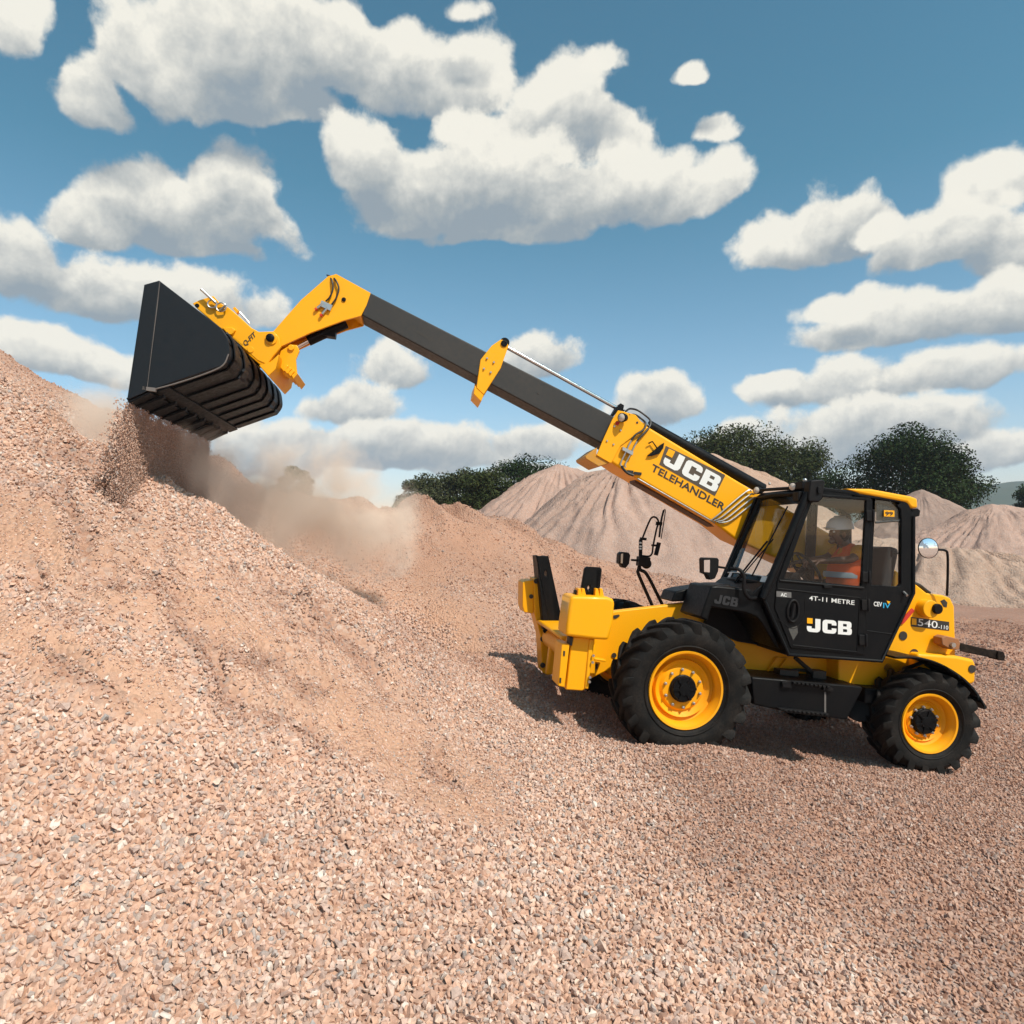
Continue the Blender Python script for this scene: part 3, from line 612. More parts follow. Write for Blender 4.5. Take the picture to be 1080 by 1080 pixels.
mb = MB(); mb.prism([Vector((p.x, YC - .06, p.z)) for p in UP(4, [(560, 134), (720, 158), (735, 185), (722, 185), (706, 170), (560, 146)], YC)], YF - YC + .06); P('roof_underside', mb, paint('grey_lining', (.12, .12, .12), .8), 0, cab)
# windows
def pane(name, pts, mat, par, t=.006): mb = MB(); mb.prism(pts, -t); return P(name, mat=mat, mb=mb, parent=par)
mb = MB(); mb.prism([p + Vector((0, .012, 0)) for p in dpan], -.035, [[p + Vector((0, .012, 0)) for p in hd]]); door = P('door', mb, M_BK, .006)
pane('door_window', [p + Vector((0, -.005, 0)) for p in hd], M_GL, door); pane('quarter_window', [p + Vector((0, -.02, 0)) for p in hr], M_GL, cab)
pane('far_window', [p + Vector((0, -.01, 0)) for p in lp1], M_GL, cab); pane('far_quarter_window', [p + Vector((0, -.01, 0)) for p in lp2], M_GL, cab)
# inner handle frame of the rear quarter window
mb = MB(); fr = UP(6, [(612, 298), (722, 292), (736, 300)], YC - .045); mb.tube(bez(UP(6, [(606, 300), (715, 292), (735, 310), (738, 615)], YC - .03), 5), .012, 8); mb.prism(UP(6, [(612, 200), (735, 230), (735, 290), (612, 290)], YC - .04), -.004)
P('quarter_window_trim', mb, paint('dark_tint_panel', (.025, .027, .03), .3), 0, cab)
mb = MB(); mb.tube(UP(6, [(738, 460), (690, 460)], YC - .05), .007, 8); mb.tube(UP(6, [(690, 440), (690, 480)], YC - .05), .012, 8); P('window_latch', mb, M_BK, 0, cab)
quad('window_sticker', 6, [(650, 236), (704, 238), (704, 270), (650, 268)], YC - .012, M_Y, cab); letters('window_sticker_lettering', font_mesh('99', .03), 6, (656, 264), (697, 265), (656, 243), YC - .01, M_DK, cab, .003)
# windshield
wn = [U('A', 866, 170, YC - .03), U('A', 545, 905, YC - .03)]
mb = MB(); f0, f1 = wn[0], wn[1]
k0, k1 = [Vector((p.x + .012, YF + .03, p.z)) for p in (f0, f1)]
n = (f1 - f0).cross(k0 - f0).normalized() * .008
m0, m1 = f0.lerp(k0, .5) + Vector((.035, 0, .005)), f1.lerp(k1, .5) + Vector((.035, 0, 0))
sec = []
for j in range(13):
    t = j / 12; bul = .05 * (4 * t * (1 - t)); sec.append((f0.lerp(k0, t) + Vector((bul, 0, bul * .3)), f1.lerp(k1, t) + Vector((bul, 0, bul * .3))))
for j in range(12):
    (a0, a1), (b0, b1) = sec[j], sec[j + 1]; mb.add([a0, b0, b1, a1], [(0, 1, 2, 3)])
wsh = P('windshield', mb, M_GLF, sharp=80)
mb = MB(); mb.tube([p[0] + Vector((.005, 0, .005)) for p in sec], .022, 8); mb.tube([p[1] for p in sec], .02, 8); mb.tube([k0, k1], .026, 10); P('windshield_frame', mb, M_BK, 0, wsh)
mb = MB()
lo = [a.lerp(b, .92) + Vector((.006, 0, 0)) for a, b in sec]; mb.tube(lo, .006, 6)
for j, w in ((1, .1), (10, .1)):
    c0 = sec[j][0].lerp(sec[j][1], .955); tu = (sec[j + 1][1] - sec[j][1]).normalized(); tv = (sec[j][0] - sec[j][1]).normalized(); g = Vector((.009, 0, .003))
    mb.add([c0 + g - tu * .045 - tv * .03, c0 + g + tu * .045 - tv * .03, c0 + g + tu * .045 + tv * .03, c0 + g - tu * .045 + tv * .03], [(0, 1, 2, 3)])
P('windshield_sticker', mb, M_WH, 0, wsh)
pv = sec[7][1] + Vector((.03, 0, -.03)); g = Vector((.035, 0, .01))
mb = MB(); mb.tube([pv, sec[3][0].lerp(sec[3][1], .55) + g], .009, 6); mb.tube([pv + Vector((0, .04, 0)), sec[2][0].lerp(sec[2][1], .52) + g], .006, 6); mb.tube([sec[2][0].lerp(sec[2][1], .15) + g, sec[3][0].lerp(sec[3][1], .95) + g], .008, 6); P('wiper', mb, M_BK, 0, wsh)
mb = MB(); mb.prism([Vector((p.x, YC - .04, p.z)) for p in UP('A', [(540, 880), (570, 930), (600, 1080), (500, 1080), (380, 1020), (480, 925)], YC)], YF - YC + .04); P('scuttle', mb, M_BK, .01, cab)
# door details
mb = MB(); c0 = U(6, 177, 758, YC + .015)
ring = [c0 + Vector((.055 * math.cos(t * math.pi / 12), .006, .10 * math.sin(t * math.pi / 12))) for t in range(25)]; mb.tube(ring, .012, 8, cap=False); mb.tube([c0 + Vector((.0, .02, .07)), c0 + Vector((.015, .02, -.06))], .014, 8); P('door_handle', mb, M_PL, 0, door)
for x, y in ((583, 265), (562, 583), (558, 728), (545, 910)):
    mb = MB(); mb.prism(UP(6, [(x - 22, y - 28), (x + 20, y - 26), (x + 20, y + 28), (x - 22, y + 26)], YC + .035), -.03); mb.tube([U(6, x + 12, y - 32, YC + .035), U(6, x + 12, y + 32, YC + .035)], .013, 8); P('door_hinge', mb, M_PL, .004, door)
mb = MB(); mb.tube(UP(6, [(108, 600), (545, 640)], YC + .016), .010, 8); mb.tube(UP(6, [(100, 642), (525, 690), (510, 970), (178, 935)], YC + .014), .006, 8); mb.tube(UP(6, [(560, 860), (690, 878)], YC + .002), .005, 6); mb.tube(bez(UP(6, [(100, 800), (180, 850), (235, 790), (240, 700)], YC + .012), 5), .004, 6); P('door_trim', mb, M_PL, 0, door)
mb = MB(); mb.prism(UP(6, [(340, 625), (382, 628), (382, 642), (340, 640)], YC + .03), -.02); P('window_catch', mb, M_PL, .003, door)
letters('door_logo_lettering', logo_mesh(), 6, (250, 865), (483, 884), (251, 795), YC + .012, M_WH, door, .004)
quad('door_logo_badge', 6, [(252, 794), (280, 796), (280, 824), (252, 822)], YC + .012, M_Y, door, .006)
letters('door_lettering', font_mesh('4T-11 METRE', .004), 6, (262, 702), (497, 727), (263, 679), YC + .012, M_WH, door, .004)
letters('tier_lettering', font_mesh('CEV', .02), 6, (597, 733), (640, 736), (597, 709), YC, M_WH, cab, .004)
letters('tier_numeral_lettering', font_mesh('IV', .015), 6, (645, 743), (683, 745), (646, 716), YC, M_CY, cab, .004)
mb = MB(); a = UP(6, [(664, 705), (684, 710), (672, 722)], YC + .003); mb.prism(a, -.002); P('tier_leaf_mark', mb, M_Y, 0, cab)
quad('door_badge', 6, [(93, 655), (170, 662), (170, 690), (93, 684)], YC + .012, paint('grey_badge', (.12, .12, .12), .4), door)
letters('door_badge_lettering', font_mesh('AC', .03), 6, (115, 682), (146, 685), (115, 664), YC + .014, M_WH, door, .003)
mb = MB(); mb.prism(UP(6, [(155, 850), (200, 835), (205, 870), (180, 910)], YC + .013), -.003); P('door_window_low', mb, paint('low_glass', (.05, .06, .06), .05, coat=1), 0, door)
mb = MB(); mb.tube([U(6, 752, 660, YC + .0), U(6, 770, 678, YC + .05)], .012, 8); P('door_stop', mb, M_ST, 0, cab)
# grab handle and cab mirror
mb = MB(); mb.tube(bez([U('A', 235, 770, YC - .05), U('A', 300, 775, YC), U('A', 345, 830, YC + .02), U('A', 345, 940, YC + .02), U('A', 385, 1005, YC), U('A', 450, 1010, YC - .05)], 6), .017, 10); P('grab_handle', mb, M_PL)
mb = MB(); mb.prism([Vector((p.x, p.y, p.z)) for p in UP('A', [(12, 690), (25, 680), (130, 682), (142, 700), (136, 790), (110, 850), (70, 862), (50, 820), (15, 805)], .62)], -.10); mb.tube([U('A', 130, 755, .58), U('A', 200, 765, .4)], .012, 8); mir = P('cab_mirror', mb, M_PL, .012)
quad('mirror_glass', 'A', [(20, 700), (68, 698), (66, 800), (20, 796)], .62, M_MIR, mir, .004)
# work lights and box on the roof front
lampobj('work_lamp', 'A', 445, 132, .20, .042, .09, (.9, .45, -.05), TEL); lampobj('work_lamp', 'A', 738, 102, .85, .042, .09, (.9, .45, -.05), TEL)
mb = MB(); mb.prism(UP('A', [(890, 50), (985, 42), (1008, 60), (985, 200), (960, 228), (880, 225), (868, 200)], YC + .06), -.10); P('roof_mirror', mb, M_PL, .012)
mb = MB(); mb.tube([U('A', 790, 150, YC - .1), U('A', 960, 130, YC + .07)], .010, 8); mb.box(U('A', 955, 130, YC + .07), (.03, .02, .06)); mb.box(U('A', 790, 185, YC - .08), (.07, .1, .09)); mb.box(U('A', 820, 95, YC - .15), (.08, .12, .07)); mb.tube([U('A', 480, 130, .25), U('A', 800, 110, YC - .2)], .018, 8); P('lamp_bracket', mb, M_PL, .004)
mb = MB(); mb.ball(U('A', 840, 50, YC - .15), .02, 8); mb.ball(U('A', 552, 78, .3), .014, 8); P('bracket_knob', mb, M_ST)
mb = MB(); mb.prism([Vector((p.x, YC - .05, p.z)) for p in UP('A', [(870, 130), (900, 125), (880, 215), (842, 240)], YC)], YF - YC + .05); P('sun_visor', mb, M_BK, .01, cab)
# interior: seat, dash, steering wheel
mb = MB(); mb.prism(UP(6, [(150, 600), (180, 560), (215, 560), (235, 620), (210, 960), (140, 940)], .8), -.45); P('dashboard', mb, M_PL, .02)
sc_ = U(6, 245, 540, .62); sax = (U(6, 275, 590, .62) - U(6, 200, 470, .62)).normalized()
nrm = Vector((sax.z, 0, -sax.x)); nrm = nrm if nrm.z > 0 else -nrm
ring = [sc_ + (sax * math.cos(t * math.pi / 14) + Vector((0, 1, 0)) * math.sin(t * math.pi / 14)) * .19 for t in range(29)]
mb = MB(); mb.tube(ring, .015, 8, cap=False); mb.tube([sc_ + sax * .19, sc_ - sax * .19], .012, 8); mb.tube([sc_, sc_ + Vector((0, .19, 0))], .012, 8); mb.tube([sc_, sc_ + Vector((0, -.19, 0))], .012, 8); mb.lathe([(.05, -.02), (.05, .02), (.03, .03)], sc_, 16, rot=Vector((0, 1, 0)).rotation_difference(nrm).to_matrix()); swh = P('steering_wheel', mb, M_PL)
mb = MB(); mb.tube([sc_, sc_ - nrm * .4], .035, 10); P('steering_column', mb, M_PL, 0, swh)
se = U(6, 470, 690, .62)
mb = MB(); mb.box(se + Vector((.0, 0, -.0)), (.5, .48, .12)); mb.box(se + Vector((-.26, 0, .28)), (.12, .46, .55), Matrix.Rotation(R_(-8), 3, 'Y')); mb.box(se + Vector((0, 0, -.2)), (.35, .35, .3)); P('seat', mb, M_SEAT, .04, seg=3)
# rear round mirror on its bent arm
mb = MB(); mc = U(7, 303, 147, .95); rotm = Vector((0, 1, 0)).rotation_difference(Vector((.12, .98, 0)).normalized()).to_matrix()
mb.lathe([(.05, -.03), (.09, -.02), (.102, 0), (.102, .01), (.095, .01)], mc, 32, rot=rotm); mb.tube(bez([mc + Vector((-.03, -.02, 0)), U(7, 345, 153, .9), U(7, 372, 156, .88), U(7, 383, 172, .88), U(7, 384, 250, .85), U(7, 381, 340, .8)], 6), .012, 8); rm = P('rear_mirror', mb, M_PL)
for v_ in (0,):
    mb2 = MB(); mb2.lathe([(.096, .010), (.07, .016), (.03, .0195), (.002, .0205)], mc, 32, rot=rotm); P('mirror_glass', mb2, M_MIR, 0, rm)
# bracket with lamp, flasher and mirror on the far mudguard
YM = -.55
mb = MB()
for a in ([(430, 975), (305, 690), (300, 640), (320, 560)], [(525, 965), (385, 690), (320, 640), (310, 600)]):
    pp_ = bez([U('F', x, y, YM) for x, y in a], 5); mb.tube([pp_[0] + Vector((-.12, 0, -.3))] + pp_, .02, 10)
mb.tube(UP('F', [(318, 600), (322, 350)], YM), .022, 10); mk = P('mirror_mast', mb, M_PL)
mb = MB(); mb.tube(bez(UP('F', [(340, 335), (390, 210), (425, 145), (465, 142), (490, 185), (470, 260), (440, 410), (430, 480), (400, 510), (330, 505)], YM), 5), .011, 8); mb.tube(bez(UP('F', [(498, 330), (515, 180), (540, 72)], YM), 4), .012, 8); mb.tube(bez(UP('F', [(540, 72), (555, 90), (515, 345)], YM), 4), .006, 8); mb.box(U('F', 345, 345, YM), (.07, .04, .03)); mb.box(U('F', 495, 200, YM), (.07, .03, .04)); P('mast_loop', mb, M_PL, 0, mk)
mb = MB(); mb.tube([U('F', 495, 380, YM), U('F', 465, 500, YM)], .026, 10); mb.tube([U('F', 425, 405, YM), U('F', 475, 408, YM)], .012, 8); P('marker_flasher', mb, M_PL, 0, mk)
mb = MB()
for y in (375, 408, 432): mb.tube([U('F', 321, y, YM), U('F', 320, y + 14, YM)], .026, 10)
P('mast_band', mb, M_ST, 0, mk)
mb = MB(); mb.box(U('F', 345, 560, YM), (.13, .12, .11)); mb.ball(U('F', 375, 580, YM), .06, 10); mb.tube([U('F', 300, 550, YM), U('F', 230, 545, YM)], .014, 8); P('mast_joint', mb, M_PL, .01, mk)
mb = MB(); mb.prism(UP('F', [(125, 485), (150, 468), (210, 475), (225, 500), (215, 580), (180, 625), (150, 615), (140, 585), (118, 580)], YM + .06), -.13); fl_ = P('front_lamp', mb, M_PL, .01, mk)
quad('front_lamp_lens', 'F', [(135, 488), (155, 485), (150, 578), (132, 575)], YM + .06, M_LAMP, mk, .004)

# give every separate piece an object of its own
def split_parts(o, gap=.004):
    me = o.data; bm = bmesh.new(); bm.from_mesh(me); seen = set(); isl = []
    for v in bm.verts:
        if v in seen: continue
        st = [v]; seen.add(v); cur = []
        while st:
            q = st.pop(); cur.append(q)
            for e in q.link_edges:
                w = e.other_vert(q)
                if w not in seen: seen.add(w); st.append(w)
        isl.append(cur)
    box = [([min(v.co[i] for v in c) - gap for i in range(3)], [max(v.co[i] for v in c) + gap for i in range(3)]) for c in isl]
    grp = list(range(len(isl)))
    for i in range(len(isl)):
        for j in range(i):
            if all(box[i][0][k] <= box[j][1][k] and box[j][0][k] <= box[i][1][k] for k in range(3)):
                a, b = grp[i], grp[j]; grp = [b if x == a else x for x in grp]
    ids = sorted(set(grp))
    if len(ids) > 1:
        for t in ids[1:]:
            n2 = bm.copy(); keep = {v.index for k, c in enumerate(isl) if grp[k] == t for v in c}
            n2.verts.ensure_lookup_table(); bmesh.ops.delete(n2, geom=[v for v in n2.verts if v.index not in keep], context='VERTS')
            m2 = me.copy(); n2.to_mesh(m2); n2.free(); c = o.copy(); c.data = m2; COL.objects.link(c)
        keep = {v.index for k, c in enumerate(isl) if grp[k] == ids[0] for v in c}
        bmesh.ops.delete(bm, geom=[v for v in bm.verts if v.index not in keep], context='VERTS'); bm.to_mesh(me)
    bm.free()
for nm in 'chassis_slot_rim access_hole flange_slot cover_tab leg_bolt collar_bolt anchor_bolt boom_hose head_hose windshield_sticker stabiliser_fastening boom_side_pipe hydraulic_line bracket_knob hitch_cross_tube mast_band chassis_opening hitch_pin hitch_boss foot_pin coupling_cap hitch_rib hitch_hook rod_anchor_plate locking_pin inner_boom_marking bracket_gusset mirror_glass'.split():
    for o in [o for o in bpy.data.objects if o.name.split('.')[0] == nm and o.type == 'MESH']: split_parts(o)

# ------------------------------------------------------------------ noise (numpy)
def _h(ix, iy, sd):
    n = (ix * 374761393 + iy * 668265263 + sd * 1442695041) & 0xffffffff
    n = ((n ^ (n >> 13)) * 1274126177) & 0xffffffff
    return ((n ^ (n >> 16)) & 0xffff) / 65535.0
def vn(x, y, sd=0):
    ix = np.floor(x).astype(np.int64); iy = np.floor(y).astype(np.int64); fx = x - ix; fy = y - iy
    fx = fx * fx * (3 - 2 * fx); fy = fy * fy * (3 - 2 * fy)
    return ((_h(ix, iy, sd) * (1 - fx) + _h(ix + 1, iy, sd) * fx) * (1 - fy) + (_h(ix, iy + 1, sd) * (1 - fx) + _h(ix + 1, iy + 1, sd) * fx) * fy) * 2 - 1
def fbm(x, y, o=4, sd=0):
    r = 0; a = 1.0; t = 0
    for i in range(o): r = r + a * vn(x * 2 ** i + 17 * i, y * 2 ** i - 9 * i, sd + i); t += a; a *= .5
    return r / t
def ss(a, b, x): t = np.clip((x - a) / (b - a), 0, 1); return t * t * (3 - 2 * t)

# ------------------------------------------------------------------ terrain: measured heights, smoothly joined
g = []
for u, v, d in [(0, 1080, 2.6), (270, 1080, 2.6), (540, 1080, 2.7), (810, 1080, 3.0), (1080, 1080, 3.3), (-250, 1080, 2.6), (1350, 1080, 3.7),
                (0, 850, 3.25), (0, 700, 3.85), (0, 560, 4.7), (0, 460, 5.6), (-200, 300, 6.2), (-220, 700, 3.85),
                (120, 600, 4.75), (270, 850, 3.6), (270, 700, 4.7), (200, 640, 4.9), (400, 760, 5.1), (400, 900, 3.7),
                (540, 745, 6.6), (540, 850, 4.5), (560, 700, 8.6), (500, 690, 8.6), (650, 900, 4.1), (680, 820, 5.3), (810, 900, 4.3), (880, 815, 5.9), (1080, 900, 4.9), (1080, 800, 7.0),
                (1080, 700, 12.4), (1080, 650, 21), (1080, 622, 32), (1300, 900, 5.2), (1300, 700, 13),
                (600, 690, 10), (470, 655, 10), (700, 650, 13.5), (800, 640, 16), (430, 529, 14), (395, 560, 12.5), (500, 541, 14.5), (540, 556, 15), (570, 574, 15.5), (620, 598, 17), (700, 612, 19),
                (0, 373, 11.5), (112, 429, 11.5), (60, 402, 11.5), (228, 489, 12), (300, 526, 13), (360, 535, 13.6), (-300, 250, 12), (430, 600, 11.6)]:
    p = atY(u, v, d); g.append((p[0], p[1], p[2]))
RIDGE = [(-90, 362, 6.0, 1), (0, 411, 6.1, 1), (56, 440, 6.2, 1), (112, 470, 6.3, 1), (180, 511, 6.45, 1), (250, 552, 6.6, 1), (310, 590, 6.8, 1), (375, 628, 7.1, .8), (415, 655, 7.4, .5), (450, 682, 7.7, .2)]
for u, v, d, k in RIDGE:
    for (du, dv, dd_) in ((0, 0, 0), (3, 45 * k, .6 + .2 * k), (8, 105 * k + 5, 1.9)):
        p = atY(u + du, v + dv, d + dd_); g.append((p[0], p[1], p[2]))
for u, v, d in [(0, 425, 9.9), (112, 475, 9.9), (228, 540, 10.2), (300, 585, 10.4), (360, 620, 10.4)]:
    p = atY(u, v, d); g.append((p[0], p[1], p[2]))
for (x, y, z) in [
                  (-7, 18, 1.0), (-3, 19, .2), (0, 20, -.2), (4, 23, -.2), (8, 26, -.25), (-14, 14, 3.0), (-14, 25, 0), (-12, 6, 3.8), (-8, 3, 2.8), (-5, 0, 1.9), (0, 0, .45), (5, 0, .1), (-3, -5, 1.0), (5, -5, 0), (12, 3, -.2), (15, 12, -.3), (20, 25, -.3), (0, -20, 0), (20, -15, 0), (-20, -15, 0.5),
                  (0, 45, -.3), (30, 45, -.3), (-30, 45, -.3), (-30, 15, 1), (40, 0, -.2), (0, 80, -.3), (60, 80, -.3), (-60, 80, -.3), (-70, 0, 0), (80, 0, -.3)]: g.append((x, y, z))
def wheelpt(lx, ly, r, lz, bury): p = l2w((lx, ly, lz - r)); g.append((p[0], p[1], p[2] + bury))
wheelpt(0, .955, FW_R, 0, .10); wheelpt(0, -.955, FW_R, 0, .08); wheelpt(RRx, .965, RW_R, RRz, .035); wheelpt(RRx, -.965, RW_R, RRz, .035)
p = l2w((-.05, 1.24, -.45)); g.append((p[0], p[1], p[2]))
p = l2w((-1.25, 1.0, -.68)); g.append((p[0], p[1], p[2])); p = l2w((-1.25, -1.0, -.66)); g.append((p[0], p[1], p[2]))
G = np.array(g); MQC = .35
def mq(d2, y): return np.sqrt(d2 + MQC * MQC)
dd = ((G[:, None, :2] - G[None, :, :2]) ** 2).sum(-1); n_ = len(G)
K = np.zeros((n_ + 3, n_ + 3)); K[:n_, :n_] = -np.sqrt(dd + MQC ** 2) + np.eye(n_) * .01
K[:n_, n_] = 1; K[:n_, n_ + 1:] = G[:, :2]; K[n_:, :n_] = K[:n_, n_:].T
W = np.linalg.solve(K, np.concatenate([G[:, 2], [0, 0, 0]]))
def hgt0(x, y):
    xx = np.clip(x, -75, 85); yy = np.clip(y, -22, 85)
    r = W[n_] + W[n_ + 1] * xx + W[n_ + 2] * yy
    for i in range(n_): r = r - W[i] * np.sqrt((xx - G[i, 0]) ** 2 + (yy - G[i, 1]) ** 2 + MQC ** 2)
    return r
def pix(x, y, z):
    X = np.stack([x, y, z - H]); C = CAMR.T @ X.reshape(3, -1)
    yy = np.maximum(C[1], .05)
    return (CX + F * C[0] / yy).reshape(x.shape), (CY - F * C[2] / yy).reshape(x.shape)
def seg_mask(u, v, pts, w):
    best = np.full(u.shape, 1e9)
    for (x0, y0), (x1, y1) in zip(pts[:-1], pts[1:]):
        dx, dy = x1 - x0, y1 - y0; t = np.clip(((u - x0) * dx + (v - y0) * dy) / (dx * dx + dy * dy), 0, 1)
        best = np.minimum(best, np.hypot(u - x0 - t * dx, v - y0 - t * dy))
    return 1 - ss(w * .3, w, best)
def sand_of(x, y, z):
    """where fine tan sand lies among the stones (streaks down the slope)"""
    u, v = pix(x, y, z); wob = fbm(x * 1.3, y * 1.3, 4, 5) * 34; wb2 = fbm(x * 5, y * 5, 3, 8) * 14
    u2, v2 = u + wob + wb2, v + wob * .6 - wb2
    m = np.zeros(u.shape)
    for pts, w, a in [([(0, 560), (110, 600), (230, 660), (330, 740), (430, 800), (492, 832)], 60, .85), ([(0, 665), (60, 690), (150, 730)], 48, .8), ([(330, 660), (400, 720), (470, 800)], 32, .6), ([(100, 560), (200, 600), (300, 650)], 40, .5),
                      ([(90, 440), (180, 480)], 30, .7), ([(430, 570), (500, 690)], 22, .7), ([(380, 630), (520, 640)], 26, .5), ([(940, 664), (1080, 668)], 8, .4)]:
        m = np.maximum(m, a * seg_mask(u2, v2, pts, w))
    m = np.where(y > 1.5, m, 0); m = m * (1 - .6 * furrow(x, y, z, 22)); m = m * ss(-.75, .1, fbm(x * 2.2 + 9, y * 2.2, 4, 21) + .25); return np.maximum(m, ss(9.8, 11.5, y) * (1 - ss(18, 22, y)) * (1 - ss(2, 5, x)) * (.55 + .35 * fbm(x * 1.5, y * 1.5, 4, 77)))
FURROWS = [[(20, 500), (67, 527), (89, 590), (111, 612), (135, 640)], [(110, 590), (135, 600), (185, 634), (203, 686), (237, 753), (300, 772), (335, 800)], [(203, 684), (262, 690), (306, 702), (345, 745)], [(55, 470), (110, 505), (160, 560), (230, 610), (300, 655)],
           [(330, 640), (372, 690), (408, 730), (440, 762), (470, 815)], [(0, 560), (40, 600), (60, 640), (110, 660)], [(250, 600), (330, 665), (400, 700)], [(60, 700), (130, 735), (190, 790), (250, 830)]]
def furrow(x, y, z, w):
    u, v = pix(x, y, z); a = fbm(x * 3.1, y * 3.1, 4, 111) * 22; b = fbm(x * 3.1 + 40, y * 3.1, 4, 117) * 22; m = np.zeros(u.shape)
    for f_ in FURROWS: m = np.maximum(m, seg_mask(u + a, v + b, f_, w))
    return np.where(y > 1.5, m, 0) * ss(-.35, .25, fbm(x * 2.6, y * 2.6, 3, 121) + .1)
def tone_of(x, y, z):
    """browner, darker crushed stone: the floor round the machine and the middle mound; furrows also get painted shade"""
    u, v = pix(x, y, z); d = (u - 560) * .62 - (v - 745) * .78 + 60 * fbm(x * 1.2, y * 1.2, 3, 90)
    a = ss(-60, 60, d) * .62 * (1 - ss(9, 12, y)); b = ss(9.5, 12, y) * (1 - ss(3.5, 7, x)) * .55; c = ss(7, 13, y) * ss(2, 6, x) * .85
    a = np.maximum(np.maximum(a, b), c); a = np.maximum(a, .75 * furrow(x, y, z, 15) * (.65 + .6 * fbm(x * 9, y * 9, 3, 130))); a = np.maximum(a, sand_of(x, y, z) * (.10 + .35 * fbm(x * 1.6, y * 1.6, 4, 140))); return np.where(y > 1.5, a, .2)  # furrow term: browner stone, plus the grooves' shade put into the colour
def hgt(x, y):
    z = hgt0(x, y); near = 1 - ss(25, 70, np.hypot(x, y))
    u, v = pix(x, y, z)
    z = z + near * (.05 * fbm(x * .9, y * .9, 4, 1) + .018 * fbm(x * 4.3, y * 4.3, 3, 2))
    z = z - .09 * furrow(x, y, z, 12) + .03 * furrow(x + .05, y + .07, z, 16)
    # slump ridges on the middle mound and the far ridge
    mm = ss(10.5, 13, y) * (1 - ss(17, 21, y)) * ss(-9, -5, x * 1.0 + 3)
    rg = 1 - np.abs(fbm(x * .75 + .5 * y, y * .35, 4, 31)); z = z + mm * (rg - .75) * .8
    # fresh slide steps on the near slope
    st = ss(-.25, .3, fbm(x * .8 - y * .5, y * .5 + x * .3, 3, 44)); nm = (1 - ss(-1.2, .6, x)) * ss(2.9, 3.6, y) * (1 - ss(6, 7, y))
    z = z + nm * .11 * (st - .5) + nm * .07 * (1 - np.abs(fbm(x * 2.1 + y, y * 1.1, 4, 51)) * 2) + nm * .035 * fbm(x * 6 + y * 3, y * 4, 3, 57)
    return z
def axis_pts(lo, hi, step, far, gr=1.09):
    a = list(np.arange(lo, hi, step)); s_ = step
    while a[-1] < far: s_ *= gr; a.append(a[-1] + s_)
    s_ = step; b = [lo]
    while b[-1] > -far: s_ *= gr; b.append(b[-1] - s_)
    return np.array(sorted(set(b[1:] + a)))
gx = axis_pts(-8, 8, .05, 2600); gy = axis_pts(1.0, 17, .05, 2600)
GXX, GYY = np.meshgrid(gx, gy); GZ = hgt(GXX, GYY)
def grid_mesh(name, X, Y, Z, mat, attrs=None):
    ny, nx = X.shape; me = bpy.data.meshes.new(name)
    co = np.stack([X, Y, Z], -1).reshape(-1, 3).astype(np.float32)
    idx = np.arange(nx * ny).reshape(ny, nx); q = np.stack([idx[:-1, :-1], idx[:-1, 1:], idx[1:, 1:], idx[1:, :-1]], -1).reshape(-1, 4)
    me.vertices.add(len(co)); me.vertices.foreach_set('co', co.ravel()); me.loops.add(q.size); me.loops.foreach_set('vertex_index', q.ravel().astype(np.int32))
    me.polygons.add(len(q)); me.polygons.foreach_set('loop_start', (np.arange(len(q)) * 4).astype(np.int32)); me.polygons.foreach_set('loop_total', np.full(len(q), 4, np.int32))
    me.polygons.foreach_set('use_smooth', np.ones(len(q), bool)); me.update(); me.validate()
    for k, a in (attrs or {}).items():
        at = me.attributes.new(k, 'FLOAT', 'POINT'); at.data.foreach_set('value', a.ravel().astype(np.float32))
    me.materials.append(mat); o = bpy.data.objects.new(name, me); COL.objects.link(o); return o

